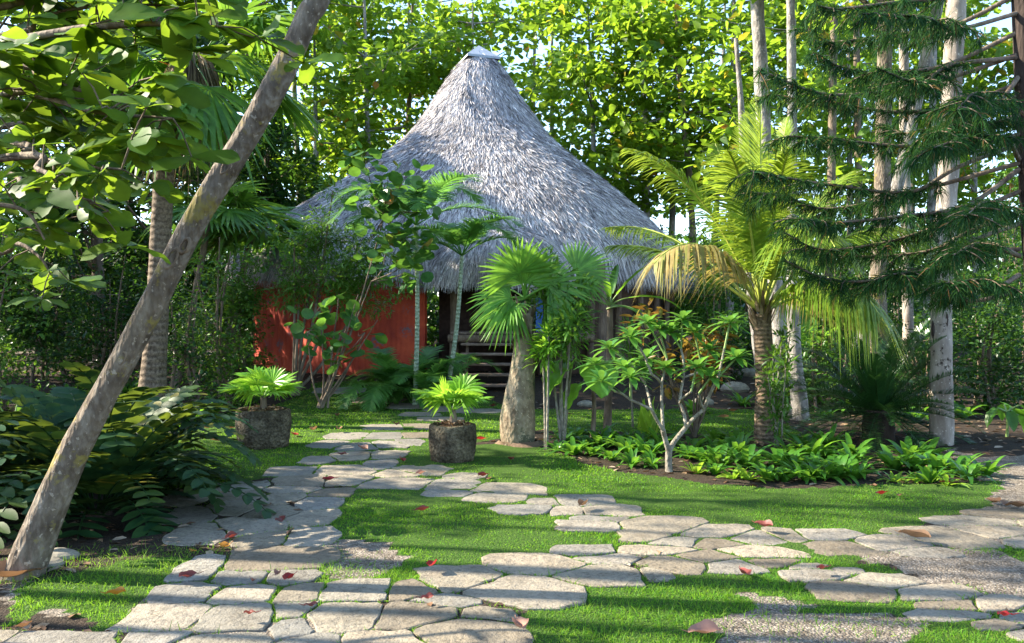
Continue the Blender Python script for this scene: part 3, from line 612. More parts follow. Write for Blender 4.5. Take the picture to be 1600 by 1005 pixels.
# porch deck, posts, steps
DZ = GZ + .95
B = MB()
for k in range(16): box(B, (-1.15 + k * .19 - .1, 19.35, DZ), (.18, 2.3, .05), bev=.01)
B.build('deck', M['wood'], hut)
B = MB(); tube(B, [[-1.4, 18.2, DZ - .12], [1.8, 18.2, DZ - .12]], [.09, .09], 10, .05, sub=4); B.build('deck_beam', M['wood_post'], hut)
for x_ in (-1.32, -.15 + 1.35, 2.0):
    B = MB(); tube(B, [[x_, 18.65, GZ - .5], [x_ + .03, 18.67, 1.8], [x_, 18.7, 2.9]], [.11, .1, .095], 10, .08, sub=4); B.build('post', M['wood_post'], hut)
for a in np.linspace(-pi * .38, -pi * .08, 7):
    x_, y_ = cyl_arc(a); B = MB(); tube(B, [[x_ + .1 * cos(a), y_ - .1, GZ - .5], [x_ + .1, y_ - .12, 3.3]], [.09, .085], 8, .08, sub=4); B.build('post', M['wood_post'], hut)
B = MB(); box(B, (.62, 18.9, 1.62), (.16, .06, 1.1)); B.build('shutter', M['blue'], hut)
st = thing('wooden_steps', 'open wooden steps of five treads leading up to the hut entrance', 'steps', (-.1, 17.7, 0))
for k in range(5):
    z_ = .16 + .205 * (k + 1) - .08; y_ = 17.15 + .22 * k
    B = MB(); box(B, (-.38, y_, z_), (1.45, .27, .055), bev=.012); B.build('tread', M['wood'], st)
for x_ in (-1.0, .25):
    B = MB(); V = np.array([[x_, 17.05, .02], [x_, 17.3, .02], [x_, 18.25, 1.02], [x_, 18.25, 1.24]])
    for dx in (0, .06): B.add(V + [dx, 0, 0], [[0, 1, 2, 3]] if dx else [[3, 2, 1, 0]], .5)
    B.add(np.vstack([V, V + [.06, 0, 0]]), [[0, 4, 5, 1], [1, 5, 6, 2], [2, 6, 7, 3], [3, 7, 4, 0]], .5); B.build('stringer', M['wood_post'], st)

# ------------------------------------------------------------------ plant builders
Zv = np.array([0, 0, 1.])
def curve(o, d, L, droop, n=14, wig=0.0):
    """a stem that starts along d and bends down by droop (radians-ish per length)"""
    p = np.array(o, float); d = unit(np.array(d, float)); out = [p.copy()]; st = L / n
    for k in range(n):
        d = unit(d + np.array([0, 0, -1.]) * droop * (0.35 + 1.3 * k / n) / n + (RNG.normal(0, wig, 3) if wig else 0)); p = p + d * st; out.append(p.copy())
    return np.array(out)
def frond(o, d, L, droop, n, ll, lw, ldroop=.5, ang=55, v=.35, start=.15, rr=.012, K=4, twist=None, stiff=False, prof=None):
    """feather-shaped palm leaf: rachis MB and leaflet MB"""
    R, Lf = MB(), MB(); c = curve(o, d, L, droop); tube(R, c, np.linspace(rr, rr * .25, len(c)), 5, rnd=.8, cap=False)
    T = unit(np.gradient(c, axis=0)); side = unit(np.cross(T, Zv + 1e-4)); 
    if twist: side = unit(side * cos(twist) + np.cross(T, side) * sin(twist))
    up = np.cross(side, T); t = np.linspace(start, .99, n); idx = t * (len(c) - 1); i = np.minimum(idx.astype(int), len(c) - 2); f = (idx - i)[:, None]
    p = c[i] * (1 - f) + c[i + 1] * f; tt = unit(T[i] * (1 - f) + T[i + 1] * f); uu = up[i]; ss = side[i]
    ln = ll * np.sin(np.clip((t - start) / (1 - start) * .86 + .14, 0, 1) * pi) ** .55
    for s_ in (-1, 1):
        a = np.radians(ang * (1.05 - .45 * (t - start)))[:, None] * U(.9, 1.1, n)[:, None]
        dd = ss * s_ * np.sin(a) + tt * np.cos(a) + uu * v * U(.6, 1.3, n)[:, None]
        strips(Lf, p, dd, uu + rdir(n) * .12, ln * U(.88, 1.08, n), lw * U(.8, 1.15, n), ldroop * U(.7, 1.3, n), prof or ((1, 1, .7, 0) if K == 4 else (.6, 1, 0)), np.clip(U(.0, 1, n) * .6 + t * .4, 0, 1), fold=0)
    return R, Lf
def fan(o, d, L, R, nseg=26, spread=2.2, cup=.25, droop=.25, pet=.012, split=.55, up=None):
    """costapalmate fan leaf: petiole then pleated blades joined for part of their length"""
    Pt, Bl = MB(), MB(); c = curve(o, d, L, .35, 8); tube(Pt, c, [pet] * len(c), 5, rnd=.9, cap=False)
    h = c[-1]; t = unit(c[-1] - c[-2]); s = unit(np.cross(t, Zv if up is None else up)); u = np.cross(s, t)
    a = np.linspace(-spread, spread, nseg); w = spread / nseg
    dd = t[None] * np.cos(a)[:, None] + s[None] * np.sin(a)[:, None] + u[None] * (cup * (1 - .5 * np.cos(a)))[:, None]
    LL = R * (.78 + .22 * np.cos(a * .7)) * U(.93, 1.05, nseg)
    nrm = u[None] + s[None] * (np.where(np.arange(nseg) % 2, .28, -.28) * np.cos(a))[:, None] - t[None] * (np.where(np.arange(nseg) % 2, .28, -.28) * np.sin(a))[:, None]
    Wm = 2 * R * split * np.tan(w) * 1.12
    strips(Bl, np.repeat(h[None], nseg, 0), dd, nrm, LL, Wm, droop * U(.7, 1.4, nseg), (.06, .55, 1, .6, .04), np.clip(RNG.normal(.45, .25, nseg), 0, 1), ts=(0, .5 * split, split, .8, 1))
    return Pt, Bl
def palm_fronds(root, mat, specs, fn, name='frond', stalkmat=None):
    for s_ in specs:
        R, Lf = fn(**s_); o = Lf.build(name, mat, root); R.build('stalk', stalkmat or mat, o)
def branchlets(B, base, tips, r0, r1, seg=6):
    base = np.asarray(base)
    for t in tips:
        t = np.asarray(t); m = base * .55 + t * .45 + RNG.normal(0, .06, 3) * np.linalg.norm(t - base)
        tube(B, [base, m, t], [r0, (r0 + r1) / 2, r1], seg, .1, cap=False, sub=4)

# ---- background sea-almond trees: thin pale trunks, flat tiers of rounded leaves
def almond_tree(x, y, h, r, label, n=4200, group='sea almond trees behind the hut', lean=0.0, size=.25, low=.35, mat='almond', cmat='bark_white', r0=.14, sub=None):
    z0 = float(hgt(x, y)); root = thing('sea_almond_tree', label, 'tree', (x, y, z0), group)
    top = np.array([x + lean * h, y + U(-.5, .5), z0 + h]); mid = np.array([x + lean * h * .4 + U(-.2, .2), y, z0 + h * .5])
    T = MB(); pts, rr = smooth_path([[x, y, z0 - .3], mid, top], [r0, r0 * .75, r0 * .2], 8); tube(T, pts, rr, 8, .12)
    cen = []
    for k in range(int(16 + h * 2)):
        f = low + (1 - low) * (k + U(0, 1)) / (16 + h * 2); p = pts[min(len(pts) - 1, int(f * (len(pts) - 1)))]; a = U(0, 2 * pi)
        rad = r * math.sqrt(max(.06, 1 - ((f - .62) / .52) ** 2)) * U(.5, 1.08)
        q = p + np.array([cos(a) * rad, sin(a) * rad, U(.1, .6) + rad * .1]); cen.append(q); cen.append(p * .45 + q * .55 + [0, 0, U(-.1, .3)])
        if U(0, 1) < .6: tube(T, [p, (p + q) / 2 + [0, 0, -.06], q], [r0 * .28, r0 * .16, r0 * .06], 5, cap=False, sub=2)
    T.build('trunk', M[cmat], root); B = MB(); leaf_cloud(B, cen, (.72, .72, .24), n, size, 'obov', zb=-.05, upn=.9); B.build('crown', M[mat], root); return root
def leafy_tree(name, label, cat, x, y, h, r, n, size, mat, templ='oval', trunk=.1, tm='bark_brown', group=None, low=.1, nc=40, stems=1, cr=.5, origin=None, flat=.6, zmin=None):
    z0 = float(hgt(x, y)); root = thing(name, label, cat, (x, y, z0), group); T = MB(); cen = []
    for s_ in range(stems):
        a = U(0, 2 * pi); sp = 0 if stems == 1 else r * .35
        tp = np.array([x + cos(a) * sp, y + sin(a) * sp, z0 + h * U(.75, .95)])
        pts, rr = smooth_path([[x + cos(a) * .08 * stems, y + sin(a) * .08 * stems, z0 - .15], [x + cos(a) * sp * .4 + U(-.08, .08), y + sin(a) * sp * .4, z0 + h * .4], tp], [trunk, trunk * .7, trunk * .25], 6)
        tube(T, pts, rr, 7, .12)
        for k in range(nc // stems):
            f = low + (1 - low) * U(0, 1); p = pts[min(len(pts) - 1, int(f * (len(pts) - 1)))]; b_ = U(0, 2 * pi)
            rad = r * math.sqrt(max(.08, 1 - ((f - .55) / .62) ** 2)) * U(.35, 1.0) * (1 if stems == 1 else .7)
            q = p + np.array([cos(b_) * rad, sin(b_) * rad, U(0, .15) * h]); cen.append(q)
            if U(0, 1) < .7: tube(T, [p, (p + q) / 2, q], [trunk * .3, trunk * .18, trunk * .08], 5, cap=False, sub=2)
    T.build('trunk' if stems == 1 else 'stems', M[tm], root); B = MB(); leaf_cloud(B, cen, (cr, cr, cr * flat), n, size, templ, zb=-.1); B.build('crown' if stems == 1 else 'foliage', M[mat], root); return root
def bare_trunk(name, label, pts, rad, mat, crown=None, group=None, sub=8, seg=14, wob=.16, relief=.06):
    """a trunk traced through the photograph whose crown is above the picture"""
    root = thing(name, label, 'tree', pts[0], group); T = MB(); tube(T, pts, rad, seg, wob, sub=sub, relief=relief)
    if crown:
        top = np.array(pts[-1]); cen = []
        for k in range(crown[1]):
            q = top + np.array([U(-1, 1), U(-1, 1), U(-.35, .7)]) * crown[0]; cen.append(q)
            tube(T, [top - [0, 0, U(0, 1.2)], (top + q) / 2, q], [rad[-1] * .5, rad[-1] * .3, rad[-1] * .1], 5, cap=False, sub=2)
        B = MB(); leaf_cloud(B, cen, (.8, .8, .3), crown[2], .24, 'obov'); B.build('crown', M[crown[3] if len(crown) > 3 else 'almond'], root)
    T.build('trunk', M[mat], root); return root

# ------------------------------------------------------------------ far woodland and the trees behind the hut
B = MB(); n = 42000; a = U(-1.15, 1.15, n); rr_ = U(46, 62, n); x = np.sin(a) * rr_; y = np.cos(a) * rr_
prof = 3.5 + 3.5 * fbm(x * .12, y * .12, 77) + 1.5 * vnoise(x * .5, y * .5, 5); z = hgt(x, y) + prof * U(0, 1, n) ** .8
leaves(B, np.column_stack([x, y, z]), rdir(n), rdir(n) + Zv * .6, U(.3, .75, n), U(0, 1, n), 'oval')
tag(B.build('woodland', M['wood_leaf']), 'dense dark green woodland filling the far distance', 'woodland', kind='stuff')
# dark undergrowth just in front of it
B = MB(); n = 34000; x = U(-26, 26, n); y = U(31, 42, n); k = ~((x > -17) & (x < -9) & (y < 34)); x, y = x[k], y[k]; n = len(x)
z = hgt(x, y) + (1.2 + 2.6 * fbm(x * .35, y * .35, 41)) * U(0, 1, n) ** .8
leaves(B, np.column_stack([x, y, z]), rdir(n), rdir(n) + Zv * .6, U(.15, .4, n), U(0, 1, n), 'oval')
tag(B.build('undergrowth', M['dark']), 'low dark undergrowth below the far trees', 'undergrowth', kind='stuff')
ord_ = ['first', 'second', 'third', 'fourth', 'fifth', 'sixth', 'seventh', 'eighth', 'ninth', 'tenth', 'eleventh', 'twelfth', 'thirteenth', 'fourteenth', 'fifteenth', 'sixteenth', 'seventeenth', 'eighteenth', 'nineteenth', 'twentieth', 'twenty-first', 'twenty-second']
AT = [(492, 30, 12, 3.4, 'left of the roof shoulder, forking at the roof line'), (540, 34, 15, 3.8, 'showing a dark stem left of the roof'), (582, 31, 14.5, 4.0, 'with a bright straight trunk over the left roof slope'),
      (650, 37, 17, 4.2, 'with reddish leaves high over the left roof slope'), (735, 34, 14, 3.6, 'standing straight behind the roof cap'), (830, 36, 16, 4.0, 'just right of the roof cap'),
      (920, 32, 13.5, 3.7, 'with a thin trunk clear of the right roof slope'), (1008, 31, 13.5, 3.6, 'with a slim dark trunk by the lower right roof slope'), (1042, 33, 14.5, 3.8, 'with a slim grey trunk beside the dark one'),
      (1138, 29, 15, 3.8, 'with a pale trunk left of the coconut palm crown'), (1235, 27, 14, 3.5, 'with a trunk behind the coconut palm'), (1330, 33, 15, 4.0, 'behind the tips of the pine branches'), (1420, 35, 15, 4.0, 'behind the middle of the pine branches'), (1530, 32, 12, 3.6, 'low behind the right hand pine branches')]
for px, Y, h, r, w in AT:
    almond_tree((px - 800) / F * Y, Y, h, r, 'tall sea almond tree ' + w, n=3000, lean=U(-.02, .02), size=.34, low=.4 if px > 850 else .3, r0=.15 if Y > 28 else .11)
for k, (px, Y, w) in enumerate([(470, 33, 'far left of the roof'), (555, 38, 'near the forked almond'), (622, 34, 'above the left roof slope'), (862, 38, 'right after the roof cap'), (960, 35, 'over the right roof slope'), (1082, 30, 'left of the coconut crown'), (1112, 36, 'left of the pale almond'), (1290, 24, 'behind the pine tips'), (1345, 26, 'behind the middle pine boughs'), (1445, 28, 'behind the right pine boughs')]):
    x = (px - 800) / F * Y; z0 = float(hgt(x, Y)); l_ = U(-.5, .5); bare_trunk('slim_trunk_tree', 'slim bare background trunk ' + w, [np.array([x, Y, z0 - .2]), np.array([x + l_ * .3 + U(-.15, .15), Y, z0 + 5]), np.array([x + l_, Y, z0 + 10]), np.array([x + l_ * 1.4, Y, z0 + 15])], [.15, .12, .1, .05], ['bark_white', 'bark_brown', 'bark_brown'][k % 3], None, 'slim trunks of the background')
# left side: dark dense trees that also shade the hut
DT = [(-40, 19, 11, 3.2), (60, 24, 13, 3.6), (-60, 29, 14, 4.0), (110, 31, 13, 3.6), (150, 20, 12, 3.0), (205, 27, 15, 3.6), (245, 22.5, 12.5, 2.4), (345, 29, 16, 3.6), (415, 26.5, 8.0, 1.9), (400, 36, 11, 2.6)]
DW = ['at the left edge of the garden', 'left of the ringed palm trunk, farther back', 'far back at the left edge', 'far back between the left edge and the ringed palm', 'behind the leaning tree foot', 'directly behind the ringed palm', 'between the leaning trunk and the hut', 'behind the top of the leaning trunk', 'close beside the left eave of the hut', 'rising behind the left eave']
for (px, Y, h, r), w in zip(DT, DW):
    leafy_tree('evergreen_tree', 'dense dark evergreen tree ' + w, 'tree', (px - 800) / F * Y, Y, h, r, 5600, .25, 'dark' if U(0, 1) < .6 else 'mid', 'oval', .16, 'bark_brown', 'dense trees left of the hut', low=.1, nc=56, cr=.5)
# unseen trees added beyond the left edge to throw bands of shade over the lawn
for k, (x, y, h, r, n_, lw_) in enumerate([(-10.5, 9.1, 6.6, 1.5, 5200, .25), (-11.5, 11.4, 8.5, .8, 3000, .3), (-13.5, 16.5, 11, 1.8, 5200, .25), (-18, 19, 14, 3.0, 6500, .2), (-17, 24.5, 15, 3.0, 6500, .2), (-11.0, 9.6, 12, 1.1, 380, .6)]):
    leafy_tree('evergreen_tree', 'unseen evergreen shade tree added outside the left edge, ' + ord_[k] + ' of that row', 'tree', x, y, h, r, n_, .17, 'mid', 'oval', .13, 'bark_brown', 'unseen shade trees beyond the left edge', low=lw_, nc=46, cr=.5)
for k, (yg, r_) in enumerate([(4.02, .05), (4.38, .08), (4.78, .07), (5.25, .13), (5.75, .05), (6.5, .05)]):  # thin trunks added out of view, spaced to lay shade stripes near the camera
    x = -8.5 - .8 * (k % 3); y = yg - SUN_DIR[1] / SUN_DIR[0] * -x; w_ = U(-.1, .1, 4)
    bare_trunk('shade_stripe_tree', 'unseen slender trunk added for shade outside the left edge, ' + ord_[k] + ' from the camera', [np.array([x, y + w_[0], -.1]), np.array([x, y + w_[1], 3.]), np.array([x + .1, y + w_[2], 6.]), np.array([x, y + w_[3], 9.5])], [r_ * 1.1, r_, r_ * .9, r_ * .6], 'bark_brown', (1.0, 5, 200, 'mid'), 'unseen shade stripe trees beyond the left edge')
# shrubs of the middle ground
SH = [ # px, Y, height, radius, n, leaf, mat, templ, label
 (330, 15.5, 3.4, 1.0, 5000, .085, 'mid', 'oval', 'upright small-leaved shrub in front of the leaning trunk gap'),
 (366, 17.5, 3.0, .75, 4200, .085, 'mid', 'oval', 'bushy small-leaved shrub at the left corner of the red wall'),
 (285, 14.0, 2.5, .75, 3200, .08, 'dark', 'oval', 'dark shrub just right of the ringed palm trunk'),
 (180, 17.0, 3.0, 1.3, 5200, .1, 'dark', 'oval', 'dark rounded shrub left of the ringed palm'),
 (75, 18.0, 3.2, 1.4, 5200, .1, 'dark', 'oval', 'dark shrub by the left edge of the photo'),
 (-30, 15.0, 3.4, 1.4, 4200, .1, 'mid', 'oval', 'green shrub cut by the left edge of the photo'),
 (120, 26.0, 3.2, 2.0, 5200, .13, 'dark', 'oval', 'wide dark shrub beyond the far gravel lane'),
 (270, 26.0, 4.2, 2.0, 5200, .13, 'dark', 'oval', 'tall dark shrub behind the ringed palm'),
 (1120, 22.0, 2.6, 1.1, 3600, .11, 'mid', 'oval', 'green shrub behind the frangipani, at the hut corner'),
 (1180, 24.0, 5.0, 1.5, 5200, .13, 'dark', 'oval', 'dark tall shrub behind the coconut palm trunk'),
 (1300, 22.0, 4.2, 1.5, 5600, .12, 'dark', 'oval', 'dark shrub behind the left side of the sago palm'),
 (1415, 20.0, 3.9, 1.3, 5200, .11, 'dark', 'oval', 'dark shrub between the mottled trunk and the leaning pale one'),
 (1130, 18.5, 1.5, .8, 2600, .1, 'dark', 'oval', 'knee-high dark shrub just behind the rock heap'),
 (1265, 15.0, 1.6, .7, 2600, .1, 'mid', 'oval', 'small shrub left behind the sago palm'),
 (1440, 14.5, 1.5, .8, 3000, .09, 'dark', 'oval', 'small dark shrub between sago palm and mottled trunk'),
 (1330, 17.5, 2.4, 1.1, 4200, .1, 'dark', 'oval', 'medium dark shrub right behind the sago palm crown'),
 (1530, 15.0, 2.3, 1.15, 5600, .085, 'dark', 'oval', 'low dark glossy shrub right of the mottled trunk'),
 (1620, 16.5, 3.4, 1.4, 5600, .09, 'dark', 'oval', 'dark shrub at the right edge behind the pine trunk'),
 (1560, 23.0, 5.2, 1.9, 6000, .13, 'mid', 'oval', 'tall green shrub behind the lowest pine branches'),
 (1700, 20.0, 6.0, 2.0, 5000, .13, 'dark', 'oval', 'large dark shrub outside the right edge'),
 (1080, 27.0, 4.4, 1.8, 5200, .14, 'mid', 'oval', 'green shrub behind the right end of the hut eave'),
 (980, 29.5, 5.6, 1.8, 5200, .14, 'mid', 'oval', 'green shrub above the right slope of the roof'),
 (470, 29.5, 6.6, 1.9, 6000, .14, 'wood_leaf', 'oval', 'green shrub rising behind the left roof slope'),
]
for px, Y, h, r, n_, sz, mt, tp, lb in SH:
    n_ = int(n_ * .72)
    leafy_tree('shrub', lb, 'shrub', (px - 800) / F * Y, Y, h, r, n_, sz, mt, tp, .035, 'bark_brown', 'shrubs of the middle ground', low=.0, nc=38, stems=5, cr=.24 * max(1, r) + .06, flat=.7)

# ------------------------------------------------------------------ traced trunks
bare_trunk('leaning_tree', 'leaning grey-barked tree slanting across the left foreground', [P(22, 925, 5.25), P(42, 880, 5.25), P(108, 722, 5.25), P(162, 620, 5.25), P(222, 508, 5.25), P(278, 398, 5.25), P(325, 312, 5.25), P(382, 218, 5.25), P(432, 130, 5.2), P(478, 30, 5.2), P(512, -70, 5.2), P(580, -620, 5.0)],
           [.185, .118, .09, .082, .08, .077, .077, .078, .08, .075, .07, .06], 'bark_grey', (1.3, 9, 650), sub=22, seg=40, wob=.1, relief=.12)
lt = C.objects.get('leaning_tree')
for k_, (x, y, w_) in enumerate([(268, 404, .05), (288, 384, .035), (352, 262, .03), (190, 560, .035)]):
    o = P(x, y, 5.25 - .075); ax = unit(P(382, 218, 5.25) - P(278, 398, 5.25)); sx = unit(np.cross(ax, [0, 1, 0])); t_ = np.arange(14) * 2 * pi / 14; rr_ = 1 + .5 * (fbm(np.cos(t_) * 2 + k_, np.sin(t_) * 2, 70 + k_) - .5)
    def rg(s_, dy): return o + (ax[None] * np.cos(t_)[:, None] * 1.6 + sx[None] * np.sin(t_)[:, None] * .7) * (w_ * rr_ * s_)[:, None] + [0, dy, 0]
    B = MB(); B.add(np.vstack([rg(1.2, .03), rg(1.0, -.006), rg(.75, -.008), rg(.5, .012), [o + [0, .02, 0]]]), [[l_ * 14 + q_, l_ * 14 + (q_ + 1) % 14, (l_ + 1) * 14 + (q_ + 1) % 14, (l_ + 1) * 14 + q_] for l_ in range(3) for q_ in range(14)], .5, True); B.add(np.vstack([rg(.5, .012), [o + [0, .02, 0]]]), [[q_, (q_ + 1) % 14, 14] for q_ in range(14)], .5, True); B.build('knot', M['bark_brown'], lt)
# big mottled pale trunk right
bare_trunk('pale_trunk_tree', 'thick pale straight trunk with dark scars right of the sago palm', [P(1470, 712, 10.9), P(1470, 620, 10.9), P(1472, 450, 10.9), P(1480, 300, 10.9), P(1488, 130, 10.9), P(1494, -10, 10.9), P(1500, -220, 10.9)], [.16, .135, .14, .135, .125, .12, .1], 'bark_pale', (2.2, 16, 2400), seg=14)
pt = C.objects.get('pale_trunk_tree')
for k_, (x, y, w_, h_) in enumerate([(1480, 500, .035, .12), (1459, 515, .022, .13), (1473, 548, .03, .07), (1467, 590, .02, .04), (1484, 590, .015, .05), (1474, 430, .02, .05), (1482, 360, .025, .04)]):
    B = MB(); o = P(x, y, 10.9 - .128); nu = 12; t_ = np.arange(nu) * 2 * pi / nu; rr_ = 1 + .7 * (fbm(np.cos(t_) * 2 + k_, np.sin(t_) * 2, 90 + k_) - .5); V = o + np.column_stack([np.cos(t_) * w_ * rr_, np.abs(np.cos(t_)) * .012, np.sin(t_) * h_ * rr_])
    B.add(np.vstack([V + [0, .02, 0], V * .6 + o * .4 + [0, -.004, 0], [o + [0, .004, 0]]]), [[q_, (q_ + 1) % nu, nu + (q_ + 1) % nu, nu + q_] for q_ in range(nu)], .5, True); B.add(np.vstack([V * .6 + o * .4 + [0, -.004, 0], [o + [0, .004, 0]]]), [[q_, (q_ + 1) % nu, nu] for q_ in range(nu)], .5, True); B.build('scar', M['bark_dark'], pt)
bare_trunk('white_trunk_tree', 'straight white trunk rising above the coconut palm crown', [P(1228, 620, 15.5), P(1212, 440, 15.5), P(1198, 260, 15.5), P(1189, 120, 15.5), P(1182, -20, 15.5), P(1175, -200, 15.5)], [.15, .13, .125, .125, .12, .1], 'bark_white', (2.2, 12, 1700))
bare_trunk('white_trunk_tree', 'thin white trunk just left of the coconut palm trunk', [P(1190, 600, 17), P(1176, 480, 17), P(1168, 380, 17), P(1160, 200, 17), P(1150, 60, 17)], [.1, .09, .085, .07, .04], 'bark_white')
bare_trunk('white_trunk_tree', 'pale trunk with dark patches between coconut palm and sago palm', [P(1252, 665, 13.5), P(1243, 560, 13.5), P(1238, 420, 13.5), P(1238, 200, 13.5), P(1236, 40, 13.5), P(1232, -150, 13.5)], [.15, .11, .085, .075, .07, .06], 'bark_white', (1.8, 8, 900))
bare_trunk('leaning_pale_tree', 'pale trunk leaning right behind the sago palm', [P(1342, 560, 15), P(1362, 470, 15), P(1390, 340, 15), P(1425, 190, 15), P(1462, 20, 15), P(1500, -150, 15)], [.16, .14, .12, .11, .1, .08], 'bark_white', (2.0, 10, 1200))
bare_trunk('grey_trunk_tree', 'upright grey trunk crossing the leaning pale one behind the sago palm', [P(1376, 610, 14.2), P(1372, 480, 14.2), P(1378, 300, 14.2), P(1382, 100, 14.2), P(1384, -60, 14.2)], [.17, .14, .13, .12, .11], 'bark_grey', (2.0, 10, 1200))
bare_trunk('white_trunk_tree', 'slim pinkish trunk behind the upper pine branches', [P(1420, 560, 19), P(1415, 300, 19), P(1412, 100, 19), P(1412, -60, 19)], [.12, .11, .1, .09], 'bark_pale', (2.0, 10, 1100))

# ringed palm left with a hanging skirt of fan leaves
rp = thing('ringed_palm', 'tall palm with a ringed grey trunk behind the leaning tree', 'palm tree', P(240, 640, 13.0))
B = MB(); tube(B, [P(238, 650, 13), P(240, 590, 13), P(246, 480, 13), P(252, 350, 13), P(262, 205, 13), P(290, 105, 13)], [.27, .2, .165, .15, .125, .1], 20, .12, sub=14, ringy=.02, relief=.1); B.build('trunk', M['ring_grey'], rp)
crown = P(300, 95, 13)
sp = []
for k in range(22):
    a = U(0, 2 * pi); e = U(-.9, 1.2); sp.append(dict(o=crown + RNG.normal(0, .06, 3), d=[cos(a), sin(a) * .9, e], L=U(.8, 1.3), R=U(.85, 1.15), nseg=28, spread=1.9, droop=U(.2, .7), cup=.15))
palm_fronds(rp, M['palm'], sp, fan)
B = MB(); n = 900; a = U(0, 2 * pi, n); o = crown + np.column_stack([np.cos(a) * .18, np.sin(a) * .18, U(-.8, .2, n)]); strips(B, o, np.column_stack([np.cos(a) * .6, np.sin(a) * .6, -np.ones(n)]), rdir(n), U(.4, 1.2, n), .025, .4, (1, 1, .5, 0), U(0, 1, n)); B.build('dead_leaf_skirt', M['dry'], rp)
# low fan palms at the left of the hut
for (px, py, Y, kf, R_, lb) in ((396, 330, 18.2, 11, 1.25, 'fan palm spreading against the left end of the thatch'), (330, 300, 17, 10, .9, 'fan palm half hidden behind the leaning trunk')):
    base = GY(px - 60, Y); top = P(px, py + 20, Y); q = thing('fan_palm', lb, 'palm tree', base); B = MB(); tube(B, [base - [0, 0, .1], (base + top) / 2 + [.05, 0, 0], top], [.09, .07, .06], 10, .08, sub=6); B.build('trunk', M['bark_brown'], q)
    palm_fronds(q, M['palm'], [dict(o=top, d=[cos(2 * pi * k / kf), sin(2 * pi * k / kf), U(-.35, .9)], L=U(.4, .7), R=R_ * U(.8, 1.1), nseg=26, spread=1.8, droop=U(.2, .5)) for k in range(kf)], fan)

# ------------------------------------------------------------------ planters with young fan palms
def planter(px, py, Y, w, h, square, label, pl, nf, R_, sd):
    g = np.array([(px - 800) / F * Y, Y, 0.]); o = thing('stone_planter', label, 'planter', g, 'stone planters'); ns = 28
    B = MB(); ring = []; e = 2 / square
    prof_ = [(0.84, 0), (.9, .04), (.97, .3), (1.02, .62), (1.0, .9), (.985, .975), (.93, 1.0), (.84, .985), (.82, .86)]
    for l, (rf, zf) in enumerate(prof_):
        a = np.arange(ns) * 2 * pi / ns + .4; x = np.sign(np.cos(a)) * np.abs(np.cos(a)) ** e; y = np.sign(np.sin(a)) * np.abs(np.sin(a)) ** e
        nz = 1 + .07 * (fbm(np.cos(a) * 2.5 + 5, np.sin(a) * 2.5 + zf * 5, sd) - .5)
        c_, s_ = cos(.5), sin(.5); X_, Y_ = x * c_ - y * s_, x * s_ + y * c_
        ring.append(np.column_stack([g[0] + X_ * rf * nz * w / 2, g[1] + Y_ * rf * nz * w / 2, g[2] - .02 + zf * h + .03 * (fbm(np.cos(a) * 2, np.sin(a) * 2, sd + 4) - .5) * (zf > .9)]))
    V = np.vstack(ring); f = [[l * ns + k, l * ns + (k + 1) % ns, (l + 1) * ns + (k + 1) % ns, (l + 1) * ns + k] for l in range(len(prof_) - 1) for k in range(ns)]
    B.add(V, f, .5, True); B.build('pot', M['pot'], o)
    B = MB(); c = np.array([g[0], g[1], h * .9]); B.add(np.vstack([ring[-1] + [0, 0, .02], c + [0, 0, .03]]), [[k, (k + 1) % ns, ns] for k in range(ns)], .4, True)
    n = 160; a = U(0, 2 * pi, n); r = U(0, .38 * w, n); leaves(B, np.column_stack([g[0] + np.cos(a) * r, g[1] + np.sin(a) * r, np.full(n, h * .9 + .04)]), rdir(n, 0, .3), rdir(n, 1), U(.03, .07, n), U(0, 1, n), 'oval'); B.build('potting_soil', M['litter'], o)
    q = thing('young_fan_palm', pl, 'palm', c, 'young fan palms in stone planters')
    B = MB(); tube(B, [c - [0, 0, .02], c + [0.01, 0, .1], c + [0, 0, .2]], [.05, .045, .03], 8, .2, sub=3); B.build('stem', M['bark_brown'], q)
    sp = []
    for k in range(nf):
        a = 2 * pi * k / nf * 1.0 + U(-.2, .2); e_ = [U(1.2, 2.6), U(.45, 1.1), U(.5, 1.4)][k % 3]
        sp.append(dict(o=c + [0, 0, .16], d=[cos(a), sin(a), e_], L=U(.14, .3) * R_ / .33, R=R_ * U(.6, 1.0), nseg=24, spread=1.75, cup=.22, droop=U(.12, .42), pet=.007, split=.64, up=[.0, -1., .9] if k % 3 == 0 else None))
    palm_fronds(q, M['lime'], sp, fan); return o
